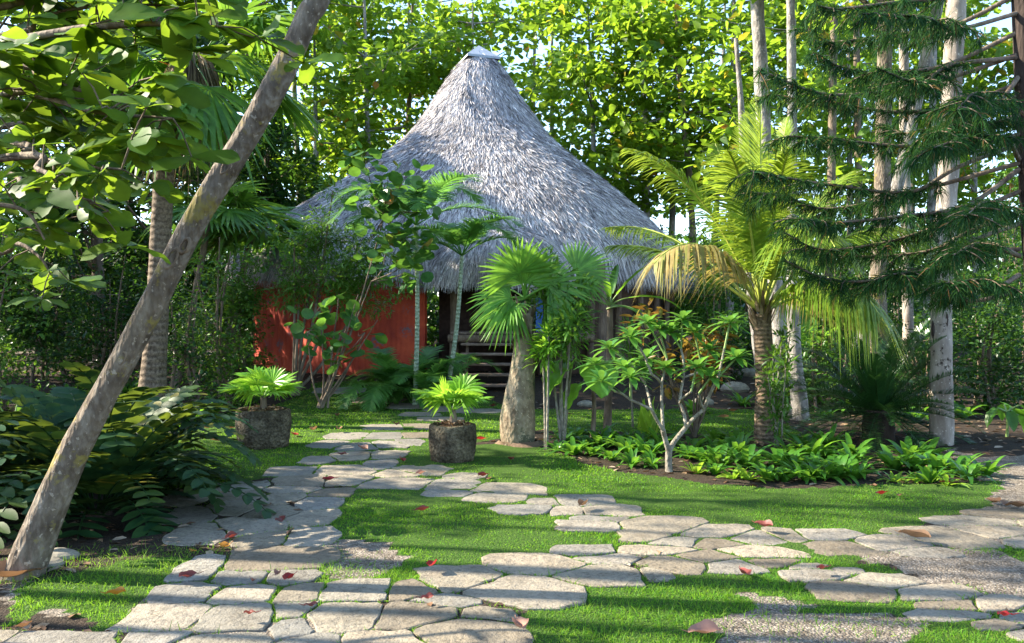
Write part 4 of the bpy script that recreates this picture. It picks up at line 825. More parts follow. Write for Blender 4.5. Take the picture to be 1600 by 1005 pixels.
def potmat():
    m, nt, N, Lk = newmat('coral_stone_pot'); tc = N("ShaderNodeTexCoord"); o = tc.outputs["Object"]; a = noise(nt, 5, 6, o, .7); b_ = noise(nt, 34, 5, o, .8)
    v = N("ShaderNodeTexVoronoi"); v.inputs["Scale"].default_value = 26; Lk(o, v.inputs["Vector"])
    c = ramp(nt, [(.3, (.045, .035, .025)), (.5, (.12, .1, .07)), (.68, (.26, .22, .15))], a.outputs[0]).outputs[0]
    c = mixc(nt, 1, c, ramp(nt, [(.35, (.35, .33, .3)), (.55, (1, 1, 1)), (.7, (1.5, 1.45, 1.3))], b_.outputs[0]).outputs[0], 'MULTIPLY')
    p = N("ShaderNodeBsdfPrincipled"); Lk(c, p.inputs["Base Color"]); p.inputs["Roughness"].default_value = .95; p.inputs["Specular IOR Level"].default_value = .1
    ad = N("ShaderNodeMath"); ad.operation = 'ADD'; Lk(b_.outputs[0], ad.inputs[0]); Lk(v.outputs["Distance"], ad.inputs[1])
    bp = N("ShaderNodeBump"); bp.inputs["Strength"].default_value = 1; bp.inputs["Distance"].default_value = .03; Lk(ad.outputs[0], bp.inputs["Height"]); Lk(bp.outputs[0], p.inputs["Normal"])
    q = N("ShaderNodeOutputMaterial"); Lk(p.outputs[0], q.inputs[0]); return m
M['pot'] = potmat()
planter(411, 697, 10.7, .67, .50, 2.7, 'squarish rough stone planter on the lawn left of the path', 'bright green young fan palm in the planter left of the path', 15, .42, 3)
planter(707, 720, 9.6, .54, .44, 2.1, 'round dark stone planter right of the path', 'bright green young fan palm in the planter right of the path', 13, .37, 8)

# ------------------------------------------------------------------ swollen-trunk fan palm
bp_ = thing('bottle_trunk_fan_palm', 'fan palm with a swollen bottle-shaped trunk on a small mound by the bed', 'palm tree', P(810, 694, 10.8))
B = MB(); tube(B, [P(810, 700, 10.8), P(809, 685, 10.8), P(810, 655, 10.8), P(814, 610, 10.8), P(817, 560, 10.8), P(819, 515, 10.8), P(820, 490, 10.8)], [.19, .215, .225, .19, .14, .11, .1], 28, .12, sub=12, relief=.08)
def bottlemat():
    return barkmat('bottle_trunk', (.1, .07, .045), (.22, .17, .11), (.36, .3, .21), 12, (1, 1, .6), lichen=(.09, .09, .06), lsc=3.4, lth=.54, bump=.6)
B.build('trunk', bottlemat(), bp_)
B = MB(); n = 70; a = U(0, 2 * pi, n); o = P(820, 500, 10.8) + np.column_stack([np.cos(a) * .1, np.sin(a) * .1, U(-.22, .12, n)]); strips(B, o, np.column_stack([np.cos(a) * .35, np.sin(a) * .35, np.where(U(0, 1, n) < .6, 1., -1.)]), np.column_stack([np.cos(a), np.sin(a), 0 * a]), U(.1, .3, n), .055, .05, (1, .9, .3), U(0, 1, n)); B.build('leaf_bases', M['dry'], bp_)
ct = P(820, 466, 10.8); sp = []
for dx, dy, dz, L, R_ in ((-.25, -.5, 1.3, .35, .62), (.0, -.3, 1.6, .2, .62), (-.9, -.5, .15, .2, .62), (-1, .2, -.2, .22, .6), (-.8, -.5, -.3, .2, .5), (.9, -.3, .6, .35, .62), (1.3, .1, .9, .75, .55), (1, .5, .2, .3, .6), (.1, .9, .9, .4, .6), (-.6, .8, .5, .4, .6), (.5, .3, 1.5, .3, .5)):
    sp.append(dict(o=ct, d=[dx, dy, dz], L=L, R=R_, nseg=30, spread=1.7, droop=.15 if dz > .8 else .35, cup=.15, pet=.014, split=.56, up=[0, -1., .35] if dz > .1 else None))
palm_fronds(bp_, M['fanp'], sp, fan)
B = MB(); a = np.arange(20) * 2 * pi / 20; c = GY(810, 10.8)
B.add(np.vstack([c + np.column_stack([np.cos(a) * .36 * (1 + .25 * np.sin(3 * a)) + .08, np.sin(a) * .28 * (1 + .2 * np.cos(4 * a)), 0 * a - .01]), c + np.column_stack([np.cos(a) * .25, np.sin(a) * .22, 0 * a + .06]), c + [[0, 0, .075]]]), [[k, (k + 1) % 20, 20 + (k + 1) % 20, 20 + k] for k in range(20)], .5, True)
tag(B.build('soil_mound', plain('sandy_soil', (.15, .1, .065), .95, 20, .4, .6), origin=c), kind='structure')

# ------------------------------------------------------------------ coconut palm
cp = thing('coconut_palm', 'young coconut palm with arching yellow-green fronds over the bed', 'palm tree', P(1192, 700, 11))
B = MB(); tube(B, [P(1194, 705, 11), P(1193, 660, 11), P(1194, 590, 11), P(1192, 530, 11), P(1190, 490, 11)], [.14, .115, .11, .115, .12], 16, .03, sub=10, ringy=.03); B.build('trunk', M['ring_brown'], cp)
ct = P(1190, 490, 11); sp = []
def cf(tx, ty, ty_depth, L, droop, n=84, ll=.75, ldroop=.55, v=.15, tw=None):
    d = unit(P(tx, ty, 11 + ty_depth) - ct); return dict(o=ct + d * .05, d=d, L=L, droop=droop, n=n, ll=ll, lw=.029, ldroop=ldroop, ang=52, v=v, start=.2, rr=.028, twist=tw)
for s_ in [cf(1188, 200, -.2, 2.75, .15, 70, .62, .15, .3, tw=1.2), cf(1090, 240, -.2, 2.9, 1.35, ll=.7), cf(1170, 190, .3, 2.7, .25, 80, .6, .3), cf(1222, 205, .1, 2.6, .35, 80, .6, .3), cf(1040, 360, .4, 2.3, .9, ll=.6), cf(1290, 240, .5, 2.6, .9), cf(1330, 300, -.3, 2.4, 1.6, ldroop=.8),
           cf(1250, 260, -1.2, 2.5, 2.0, ldroop=.9), cf(1130, 200, .9, 2.7, .6), cf(1330, 400, .6, 2.0, 1.4), cf(1165, 260, -.8, 2.6, 1.2), cf(1215, 230, -.9, 2.4, 1.1), cf(1290, 380, -.9, 2.0, 2.0, ldroop=1.1), cf(1010, 290, 1.2, 2.9, 1.0)]:
    sp.append(s_)
cst = plain('coconut_stalk', (.3, .34, .06), .4, 9, .2); palm_fronds(cp, M['coco_dry'], [cf(1120, 350, -.5, 2.3, 1.9, ldroop=1.0), cf(1330, 350, .9, 2.3, 1.8, ldroop=1.0)], frond, stalkmat=cst)
palm_fronds(cp, M['coco'], sp, frond, stalkmat=cst)
B = MB(); n = 60; a = U(0, 2 * pi, n); o = ct + np.column_stack([np.cos(a) * .1, np.sin(a) * .1, U(-.25, .1, n)]); strips(B, o, np.column_stack([np.cos(a) * .4, np.sin(a) * .4, np.ones(n)]), np.column_stack([np.cos(a), np.sin(a), 0 * a]), U(.15, .35, n), .05, .05, (1, .9, .3), U(0, 1, n)); B.build('leaf_bases', M['dry'], cp)

# ------------------------------------------------------------------ areca palms by the steps
def areca(px, Y, topy, lean_px, nf, L, label, stems=None, skirt=0):
    base = GY(px, Y); q = thing('areca_palm', label, 'palm tree', base, 'areca palms by the hut steps')
    for k, (sx, ty) in enumerate(stems or [(lean_px, topy)]):
        top = P(sx, ty, Y + U(-.2, .2)); B = MB(); tube(B, [base + [U(-.1, .1), 0, -.1], base * .5 + top * .5 + [(top[0] - base[0]) * .1, 0, 0], top], [.05, .042, .035], 9, .03, sub=8); B.build('stem', M['stem_areca'], q)
        sp = []
        for j in range(nf):
            a = 2 * pi * j / nf + U(-.3, .3); e_ = U(.5, 1.7); sp.append(dict(o=top, d=[cos(a), sin(a), e_], L=L * U(.85, 1.1), droop=U(1.5, 2.4), n=58, ll=L * .27, lw=.024, ldroop=.18, ang=58, v=.2, start=.18, rr=.014))
        palm_fronds(q, M['areca'], sp, frond)
    return q
areca(655, 15.5, 345, 655, 11, 1.95, 'slender areca palm with a bare pale stem left of the steps', [(650, 352)])
areca(700, 15.8, 405, 716, 10, 1.7, 'slender areca palm with a leaning stem nearest the steps', [(722, 400)])
q = thing('areca_clump', 'bushy clump of young areca palms at the foot of the steps', 'palm', GY(668, 16))
sp = []
for j in range(36):
    bx = 600 + 8 * (j % 12) + U(-6, 6); o = GY(bx, 16 + U(-.4, .4)); a = U(0, 2 * pi); e_ = U(1.0, 2.6)
    sp.append(dict(o=o, d=[cos(a), sin(a), e_], L=U(1.0, 1.75), droop=U(1.6, 2.8), n=44, ll=.4, lw=.028, ldroop=.2, ang=58, v=.2, start=.3, rr=.012))
palm_fronds(q, M['areca'], sp, frond)

# ------------------------------------------------------------------ near sea-almond: branches reach in from the left, trunk outside the picture
na = thing('near_almond_tree', 'near sea almond tree reaching broad leaves in at the top left', 'tree', (-4.9, 4.4, 0))
T = MB(); tube(T, [[-4.9, 4.4, -.2], [-4.8, 4.4, 1.5], [-4.5, 4.3, 3.2], [-4.2, 4.3, 5.0]], [.14, .12, .1, .06], 12, .1, sub=6); T.build('trunk', M['bark_brown'], na)
T = MB(); Lp = []; 
def near_branch(pts, Y, n, back=0.0, size=.19, spread=.13):
    c = [P(x, y, Y + dy) for x, y, dy in pts]; st = np.array([-4.65, 4.35, c[0][2] - .1]); pp, rr = smooth_path([st] + c, np.linspace(.022, .004, len(c) + 1), 8); tube(T, pp, rr, 6, .05, cap=False)
    # leaves gather at the ends of short side twigs
    for k in range(int(n * 1.45)):
        f = U(.22, 1.0) ** .8; p = pp[min(len(pp) - 1, int(f * len(pp)))]; q = p + RNG.normal(0, spread, 3) * [1, 1.3, .8]; q = q if k else p
        tube(T, [p, (p + q) / 2 + [0, 0, .02], q], [.004, .0035, .003], 4, cap=False)
        m = RNG.integers(4, 8); a = U(0, 2 * pi, m); d = unit(np.column_stack([np.cos(a), np.sin(a), U(-.35, .45, m)]) + [.35, 0, 0])
        Lp.append((np.repeat(q[None], m, 0), d, unit(rdir(m) * .5 + [-.1, -.55, .8]), size * U(.5, 1.15, m)))
near_branch([(30, 62, 0), (180, 40, -.2), (270, 38, -.3), (350, 42, -.3)], 3.5, 15)
near_branch([(-20, 60, .2), (60, 30, .1), (160, 8, 0), (290, 10, .1)], 3.9, 14)
near_branch([(-20, 110, .2), (60, 115, 0), (120, 140, -.2), (230, 155, -.3)], 3.6, 15)
near_branch([(-20, 150, .2), (60, 150, 0), (150, 175, -.2), (270, 185, -.3)], 3.4, 14)
near_branch([(-20, 200, .2), (60, 190, 0), (150, 215, -.1), (255, 205, -.2)], 3.9, 13)
near_branch([(-30, 230, .2), (40, 245, 0), (100, 255, -.2), (190, 265, -.3)], 3.3, 11, size=.15)
near_branch([(-20, 250, .2), (60, 265, -.1), (90, 285, -.2)], 3.0, 5, size=.13, spread=.05)
near_branch([(-40, 270, .2), (40, 290, 0), (110, 300, -.1), (170, 330, -.1)], 4.2, 9, size=.2)
near_branch([(-40, 400, .2), (20, 380, 0), (60, 400, -.1), (80, 430, -.1)], 4.6, 6, size=.18)
near_branch([(-60, 330, .2), (-20, 320, 0), (40, 330, -.1), (70, 375, -.1)], 3.8, 5, size=.13, spread=.08)
near_branch([(-60, 20, .2), (30, 5, .2), (140, -20, .2), (230, -30, .1), (330, -30, .1)], 3.7, 16)
T.build('branch', M['bark_brown'], na)
B = MB(); 
for p, d, nr, s_ in Lp: strips(B, p, d, nr, s_, s_ * U(.46, .58, len(p)), U(.05, .4, len(p)), (.05, .42, .68, .88, 1.0, .98, .72, .1), U(0, .8, len(p)), ts=(0, .15, .32, .5, .66, .8, .92, 1), fold=.16, mid=.35, wav=.03)
B.build('foliage', M['almond_near'], na)
B = MB(); o = P(262, 50, 3.35); leaves(B, [o, P(245, 95, 3.4)], [[.35, 0, -1], [.8, 0, -.3]], [[.35, -1, .2], [0, -.3, 1]], [.125, .05], [.2, .4], 'obov'); ol = B.build('orange_leaf', leafmat('orange_leaf', [(.6, .16, .02), (.75, .25, .03)], .5, (.8, .3, .03), .4), na); tag(ol, 'orange dying leaf hanging from the branch')

# ------------------------------------------------------------------ cardboard palms under the leaning tree
def zfrond(o, d, L, droop, n=18, ll=.2, lw=.08):
    R, Lf = MB(), MB(); c = curve(o, d, L, droop); tube(R, c, np.linspace(.011, .004, len(c)), 5, rnd=.3, cap=False); T_ = unit(np.gradient(c, axis=0)); side = unit(np.cross(T_, Zv + 1e-4)); up = np.cross(side, T_)
    t = np.linspace(.22, 1, n); i = np.minimum((t * (len(c) - 1)).astype(int), len(c) - 1); rb = float(U(0, 1))
    for s_ in (-1, 1):
        dd = side[i] * s_ * .95 + T_[i] * .38 + up[i] * U(-.05, .25)
        strips(Lf, c[i], dd, up[i] + rdir(n) * .12 - T_[i] * .25, ll * np.sin(np.clip(t * .8 + .2, 0, 1) * pi * .9 + .1) ** .3 * U(.85, 1.1, n), lw * U(.85, 1.1, n), .12, (.55, 1, 1, .75, .2), np.clip(rb * .8 + U(0, .25, n), 0, 1), fold=.15)
    return R, Lf
for zx, zy, zY, nf, Lr, lb in ((150, 800, 6.9, 62, 1.35, 'largest dark cardboard palm, spreading over the path edge behind the leaning tree'), (20, 760, 7.6, 50, 1.4, 'cardboard palm cut by the left edge of the photo'), (205, 715, 8.2, 38, 1.2, 'cardboard palm at the back nearest the ringed palm')):
    g = np.array([(zx - 800) / F * zY, zY, 0.]); q = thing('cardboard_palm', lb, 'plant', g, 'cardboard palms under the leaning tree'); sp = []
    for k in range(nf):
        a = 2 * pi * k * .382 + U(-.2, .2); e_ = U(.9, 3.2) if k > nf * .4 else U(.25, 1.1); sp.append(dict(o=g + [cos(a) * .12, sin(a) * .12, U(.02, .12)], d=[cos(a), sin(a), e_], L=Lr * U(.8, 1.15), droop=U(1.4, 2.7)))
    palm_fronds(q, M['zamia'], sp, zfrond)
    B = MB(); tube(B, [g - [0, 0, .05], g + [0, 0, .2]], [.14, .1], 10, .2, sub=3); B.build('stem', M['bark_dark'], q)

# ------------------------------------------------------------------ sago palm
g = np.array([(1372 - 800) / F * 11.3, 11.3, 0.]); sg = thing('sago_palm', 'large dark sago palm with a rosette of stiff arching fronds', 'palm', g)
B = MB(); tube(B, [g - [0, 0, .1], g + [0, 0, .25], g + [0, 0, .4]], [.2, .2, .16], 14, .12, sub=4, ringy=.08); B.build('trunk', M['bark_dark'], sg)
sp = []
for k in range(76):
    a = 2 * pi * k * .382 + U(-.2, .2); e_ = [U(1.0, 3), U(.3, 1.1), U(-.35, .3)][k % 3]; sp.append(dict(o=g + [cos(a) * .08, sin(a) * .08, .38], d=[cos(a), sin(a), e_], L=U(1.15, 1.6), droop=U(.5, 1.2), n=70, ll=.17, lw=.013, ldroop=.05, ang=58, v=.5, start=.08, rr=.009, K=3))
palm_fronds(sg, M['cycas'], sp, frond)

# ------------------------------------------------------------------ frangipani
g = P(1046, 737, 8.85); fr = thing('frangipani', 'frangipani with bare pale forking branches tipped by leaf rosettes', 'small tree', g)
def Q(x, y, d=0): return P(x, y, 8.85 + d)
nodes = {'b': Q(1046, 742), 'a': Q(1045, 705), 'l1': Q(1036, 672, -.1), 'r1': Q(1072, 668, .1), 'l2': Q(1018, 640, -.2), 'l3': Q(1034, 600, .1), 'l4': Q(985, 625, -.35), 'l5': Q(962, 612, -.45), 'm1': Q(1062, 630, .2), 'm2': Q(1068, 590, .3), 'm3': Q(1064, 545, .35),
         'r2': Q(1100, 640, .0), 'r3': Q(1122, 590, -.2), 'r4': Q(1132, 545, -.2), 'r5': Q(1092, 615, -.3), 'r6': Q(1080, 612, -.35), 'r7': Q(1098, 580, .5), 'l6': Q(1018, 585, -.1), 'l7': Q(1000, 545, -.2), 'l8': Q(1042, 560, .3), 'l9': Q(1008, 600, .4), 'l10': Q(975, 560, .3)}
ed = [('b', 'a', .042, .036), ('a', 'l1', .03, .026), ('a', 'r1', .03, .026), ('l1', 'l2', .02, .018), ('l1', 'l3', .02, .016), ('l2', 'l4', .016, .013), ('l4', 'l5', .013, .012), ('r1', 'm1', .022, .018), ('m1', 'm2', .018, .015), ('m2', 'm3', .015, .013), ('r1', 'r2', .024, .02), ('r2', 'r3', .019, .015), ('r3', 'r4', .015, .012),
      ('r2', 'r5', .016, .013), ('m1', 'r6', .014, .012), ('m2', 'r7', .014, .012), ('l3', 'l6', .016, .014), ('l6', 'l7', .014, .012), ('l3', 'l8', .014, .012), ('l2', 'l9', .015, .013), ('l9', 'l10', .013, .012)]
B = MB()
for a, b_, r0, r1 in ed: tube(B, [nodes[a], (nodes[a] + nodes[b_]) / 2 + RNG.normal(0, .012, 3), nodes[b_]], [r0, (r0 + r1) / 2 * .95, r1], 8, .1, sub=4)
B.build('branches', M['stem_pale'], fr)
tips = [('l8', (1012, 505)), ('m2', (1040, 575)), ('r3', (1150, 560)), ('r7', (1085, 520)), ('l6', (975, 575)), ('l10', (930, 570)), ('l5', (940, 597)), ('l7', (985, 528)), ('l10', (952, 545)), ('l8', (1030, 515)), ('m3', (1066, 500)), ('m3', (1048, 520)), ('r4', (1140, 505)), ('r5', (1110, 590)), ('r6', (1088, 575)), ('r7', (1108, 548)), ('l6', (1010, 560)), ('l4', (985, 590)), ('l9', (1004, 575))]
for nd, (x, y) in tips:
    t = P(x, y, nodes[nd][1] + U(-.1, .1)); tw = MB(); tube(tw, [nodes[nd], t], [.012, .011], 7, sub=2); tw.build('twig', M['stem_green'], fr); B = MB(); m = int(RNG.integers(15, 21)); a = np.arange(m) * 2.4; e_ = np.linspace(-.25, 1.3, m)
    strips(B, np.repeat(t[None], m, 0), np.column_stack([np.cos(a), np.sin(a), e_]), unit(np.column_stack([-np.cos(a) * .5, -np.sin(a) * .5, np.ones(m)])), U(.2, .31, m), U(.06, .08, m), .35, (.2, .7, 1, .75, 0), U(0, 1, m), fold=.2); B.build('leaf_rosette', M['plum'], fr)

# ------------------------------------------------------------------ broad-leaved plants (banana-like and elephant ear)
def broadleaf(B, R, o, d, petL, L, W, droop=.7, heart=False):
    c = curve(o, d, petL, .5, 6); tube(R, c, np.linspace(.018, .01, len(c)), 6, rnd=.8, cap=False); h = c[-1]; t = unit(c[-1] - c[-2]); K = 9
    if heart: t = unit(t * .4 + [t[0] * .3, t[1] * .3, -.75])
    cc = curve(h, t, L, droop, K); T_ = unit(np.gradient(cc, axis=0)); s = unit(np.cross(T_, Zv + [.01, .02, 0])); u = np.cross(s, T_); tt = np.linspace(0, 1, K + 1)
    w = W * (np.sin(np.clip(tt * .93 + .07, 0, 1) * pi) ** .6) * (1.25 - .6 * tt) if heart else W * np.sin(np.clip(tt * .9 + .1, 0, 1) * pi) ** .55
    wv = .05 * W * np.sin(np.arange(K + 1) * 2.1 + U(0, 6))
    V = np.stack([cc - s * w[:, None] / 2 + u * (w * .16 + wv)[:, None], cc - s * w[:, None] / 4 + u * (w * .1)[:, None], cc, cc + s * w[:, None] / 4 + u * (w * .1)[:, None], cc + s * w[:, None] / 2 + u * (w * .16 - wv)[:, None]], 1).reshape(-1, 3)
    f = [[k * 5 + j, k * 5 + j + 1, (k + 1) * 5 + j + 1, (k + 1) * 5 + j] for k in range(K) for j in range(4)]; B.add(V, f, float(U(0, 1)), True)
def broad_plant(name, label, g, top, specs, r=.05, mat='bark_brown', group=None, lm='banana'):
    q = thing(name, label, 'plant', g, group)
    if top is not None:
        B = MB(); tube(B, [np.array(g) - [0, 0, .1], (np.array(g) + top) / 2 + [.02, 0, 0], top], [r, r * .85, r * .7], 9, .12, sub=6); B.build('stem', M[mat], q)
    for (d, pl, L, W, dr, ht, off) in specs:
        B, R = MB(), MB(); broadleaf(B, R, np.array(top if top is not None else g) + off, d, pl, L, W, dr, ht); o = B.build('leaf', M[lm], q); R.build('leaf_stalk', M['stem_green'], o)
    return q
broad_plant('dracaena_like_tree', 'tall stemmed plant with long arching broad leaves behind the bed', P(948, 672, 12.2), P(953, 478, 12.2),
            [([-.8, -.3, 1.2], .25, .55, .13, 1.0, False, 0), ([.7, -.3, 1.5], .2, .65, .12, .4, False, 0), ([1.2, .1, .8], .3, .85, .14, 1.0, False, 0), ([-1.2, .2, .6], .5, .5, .16, .9, False, 0), ([.2, .5, 1.5], .2, .6, .12, .6, False, 0), ([1.1, -.4, .1], .35, .4, .12, 1.2, False, 0), ([-.2, -.7, 1.5], .15, .45, .1, .9, False, 0), ([.4, -.3, .2], .2, .5, .12, 1.3, False, -.05)], .065, 'bark_brown')
broad_plant('elephant_ear', 'elephant ear plant with big heart-shaped pale green leaves left of the tall stem', P(926, 672, 10.9), P(926, 598, 10.9),
            [([-1, -.5, 1.6], .42, .62, .6, .5, True, 0), ([.1, -.8, 1.6], .3, .55, .5, .3, True, 0), ([.9, -.2, 1.6], .4, .52, .46, .5, True, 0), ([.3, .6, 1.3], .3, .38, .28, .5, True, 0), ([-.9, -.7, .2], .25, .4, .3, .5, True, 0)], .035, lm='lime')  # brighter lime leaf colour stands in for sunlight on these leaves
broad_plant('taro_plant', 'small taro on a thin stalk at the right edge beside the gravel', np.array([(1572 - 800) / F * 11.5, 11.5, 0]), P(1572, 645, 11.5),
            [([-1, -.3, .7], .18, .32, .16, 1.1, True, 0), ([.9, -.3, .9], .2, .36, .17, .9, True, 0), ([.3, .8, 1], .15, .3, .15, .9, True, 0), ([-.2, -.9, .4], .15, .3, .15, 1.2, True, 0), ([1, .2, 0], .2, .35, .15, 1.0, True, 0)], .022, 'stem_green')
broad_plant('banana_plant', 'young banana plant behind the coconut palm with upright pale leaves', GY(1262, 16.5), P(1262, 560, 16.5), [([-.5, -.2, 1.5], .2, 1.3, .35, .5, False, 0), ([.6, -.3, 1.3], .2, 1.3, .35, .7, False, 0), ([.1, .3, 1.5], .2, 1.3, .35, .3, False, 0), ([-1, -.4, .8], .2, 1.1, .3, 1, False, 0)], .06, 'stem_green')
broad_plant('banana_plant', 'broad-leaved plant low at the left edge above the cardboard palms', GY(18, 12), None, [([-.4, -.2, 1.5], .4, .5, .3, .6, True, 0), ([.6, -.3, 1.4], .45, .5, .3, .7, True, 0), ([.1, .3, 1.5], .5, .45, .28, .5, True, 0)])
q = thing('croton_bush', 'croton bush with bronze and yellow leaves behind the frangipani', 'shrub', GY(1085, 11.5)); B = MB()
cen = [P(U(1000, 1130), U(485, 600), 11.5 + U(-.3, .3)) for _ in range(14)]
for c in cen: tube(B, [GY(1085, 11.5), (GY(1085, 11.5) + c) / 2 + [U(-.1, .1), 0, .05], c], [.02, .014, .007], 6, cap=False, sub=3)
B.build('stems', M['bark_brown'], q); B = MB(); leaf_cloud(B, cen, (.16, .16, .14), 260, .17, 'oval', zb=-.2); B.build('foliage', M['croton'], q)
q = thing('banana_leaf_clump', 'clump of upright yellow-striped leaves low behind the frangipani', 'plant', GY(1020, 11)); 
B = MB(); m = 9; a = U(0, 2 * pi, m); strips(B, np.repeat(GY(1010, 11)[None], m, 0) + U(-.15, .15, (m, 3)) * [1, 1, 0], np.column_stack([np.cos(a) * .3, np.sin(a) * .3, np.ones(m)]), np.column_stack([np.cos(a), np.sin(a), 0 * a]), U(.5, .8, m), .11, .1, (.4, .9, 1, .7, 0), U(.6, 1, m), fold=.15); B.build('leaves', M['lily_bright'], q)

# slender multi-stem shrubs in the bed, tufts of narrow leaves at the top
def slender(label, base, stems, mat='plum', ln=.16, tuft=(26, .16), r=.016):
    g = P(*base); q = thing('slender_shrub', label, 'shrub', g, 'slender shrubs of the bed'); B, Lf = MB(), MB()
    for (x, y, d, fol) in stems:
        t = P(x, y, base[2] + d); tube(B, [g + [U(-.05, .05), U(-.05, .05), -.05], g * .5 + t * .5 + RNG.normal(0, .025, 3), t], [r, r * .85, r * .6], 7, .12, sub=5)
        for f in np.linspace(fol, 1, 5):
            c = g * (1 - f) + t * f; m = tuft[0] // 2 if f < .99 else tuft[0]; i = unit(RNG.normal(size=(m, 3)) + [0, 0, .35]); o = c + i * tuft[1] * U(.1, 1, m)[:, None]
            leaves(Lf, o, unit(i + rdir(m) * .3), unit(rdir(m) * .5 + Zv), ln * U(.6, 1.15, m), U(0, 1, m), 'lance')
    B.build('stems', M['stem_pale'], q); Lf.build('foliage', M[mat], q)
slender('slender shrub with a lime tuft right beside the bottle-trunk palm', (853, 708, 10.4), [(857, 525, 0, .86), (848, 545, .2, .88)], 'lime', .15, (60, .16), .018)
slender('taller slender shrub, second to the right of the bottle-trunk palm', (878, 706, 10.6), [(882, 470, .1, .74), (893, 500, -.2, .76), (868, 440, .3, .72), (845, 420, .5, .76), (905, 455, .2, .74)], 'palm', .14, (110, .28), .018)
slender('thin shrub with grassy tufts just right of the coconut palm trunk', (1215, 712, 10.6), [(1208, 560, 0, .3), (1222, 530, .2, .35), (1235, 520, .1, .3), (1200, 590, -.1, .4), (1228, 575, -.2, .3)], 'mid', .13, (40, .15), .012)
slender('thin pale shrub in front of the hut, right of the tall stemmed plant', (985, 668, 12.5), [(982, 520, 0, .6), (992, 540, .2, .6)], 'mid', .15, (60, .2), .014)

# shrubs in front of the red wall
def stemshrub(name, label, base, stems, foliage, mat, templ, size, sm='bark_brown', r=.03):
    g = P(*base); q = thing(name, label, 'shrub', g); B = MB(); ends = []
    for (x, y, d) in stems:
        t = P(x, y, base[2] + d); m1 = g * .6 + t * .4 + [0, 0, -.1] + RNG.normal(0, .06, 3); tube(B, [g + [U(-.1, .1), 0, -.1], m1, t], [r, r * .75, r * .35], 7, .12, sub=6); ends.append(t)
    cen = []
    for (x, y, d) in foliage:
        c = P(x, y, base[2] + d); cen.append(c); e_ = min(ends, key=lambda p: np.linalg.norm(p - c)); tube(B, [e_, (e_ + c) / 2 + RNG.normal(0, .05, 3), c], [.012, .009, .005], 5, cap=False, sub=3)
    B.build('stems', M[sm], q); B = MB(); leaf_cloud(B, cen, (.3, .3, .22), len(cen) * (13 if size > .12 else 120), size, templ, zb=-.1); B.build('foliage', M[mat], q); return q
fol = [(U(445, 600), U(370, 480), U(-.4, .4)) for _ in range(44)] + [(U(490, 560), U(285, 370), U(-.3, .3)) for _ in range(7)] + [(U(560, 620), U(400, 460), 0) for _ in range(5)]
stemshrub('fine_leaved_shrub', 'tall airy fine-leaved shrub in front of the red wall', (462, 610, 16.2), [(470, 420, 0), (500, 380, .2), (460, 380, -.2), (520, 300, .1), (540, 420, .2), (580, 440, .3)], fol, 'palm', 'lance', .119, 'bark_brown', .04)
fol = [(U(570, 660), U(255, 440), U(-.4, .4)) for _ in range(19)] + [(565, 245, 0), (495, 515, 0), (485, 500, 0), (530, 480, .1), (540, 555, -.2), (560, 520, 0), (505, 540, .1)]
stemshrub('sea_grape', 'sea grape with round leaves and fanning bare stems before the red wall', (505, 628, 14.2), [(500, 480, 0), (530, 460, .1), (560, 460, .1), (580, 440, .2), (590, 500, -.1), (545, 500, .3), (480, 520, -.2), (600, 340, .3), (570, 520, 0), (555, 475, -.2)], fol, 'grape', 'round', .21, 'bark_brown', .022)

# ------------------------------------------------------------------ strap-leaved lilies along the bed
def lily(name, mat, n, L, W, seed):
    B = MB(); a = np.arange(n) * 2.4 + U(-.2, .2, n); e_ = U(.5, 2.2, n); strips(B, np.column_stack([np.cos(a) * .03, np.sin(a) * .03, np.zeros(n)]), np.column_stack([np.cos(a), np.sin(a), e_]), unit(np.column_stack([-np.cos(a), -np.sin(a), np.full(n, .8)])), L * U(.6, 1.1, n), W * U(.8, 1.15, n), U(.3, .8, n), (.5, .85, 1, .9, .6, 0), U(0, 1, n), fold=.3)
    return B.build(name, mat)
def strip_label(o): 
    for k in ('label', 'category', 'group'): 
        if k in o: del o[k]
protos = [lily('spider_lily', M['lily'], 22, .42, .062, k) for k in range(4)] + [lily('spider_lily', M['lily_bright'], 13, .34, .05, 9)]
for p in protos: p.location = (0, 0, 0)
used = set(); rows = []
front = [(866, 706), (893, 712), (925, 712), (955, 722), (990, 728), (1022, 730), (1085, 738), (1112, 742), (1140, 748), (1170, 750), (1198, 752), (1228, 752), (1256, 752), (1284, 750), (1310, 748), (1338, 748), (1400, 752), (1428, 754), (1455, 756), (1482, 758), (1512, 750), (1540, 742)]
mid_ = [(880, 694), (912, 698), (945, 702), (978, 708), (1008, 712), (1070, 718), (1100, 722), (1130, 728), (1162, 730), (1218, 730), (1244, 734), (1272, 734), (1300, 732), (1330, 730), (1402, 736), (1432, 736), (1462, 738), (1500, 738)]
back = [(900, 684), (938, 688), (972, 692), (1000, 696), (1034, 700), (1086, 706), (1118, 708), (1150, 712), (1240, 716), (1266, 716), (1296, 716), (1330, 716), (1420, 720), (1450, 722)]
far_ = [(1150, 696), (1120, 694), (1255, 700), (1290, 702)]
nearw = [(870, 'beside the bottle-trunk palm'), (930, 'below the elephant ear'), (985, 'left of the frangipani'), (1046, 'at the frangipani foot'), (1105, 'right of the frangipani'), (1190, 'in line with the coconut palm'), (1270, 'left of the sago palm'), (1372, 'in front of the sago palm'), (1470, 'in line with the mottled trunk'), (1530, 'at the gravel end of the bed')]
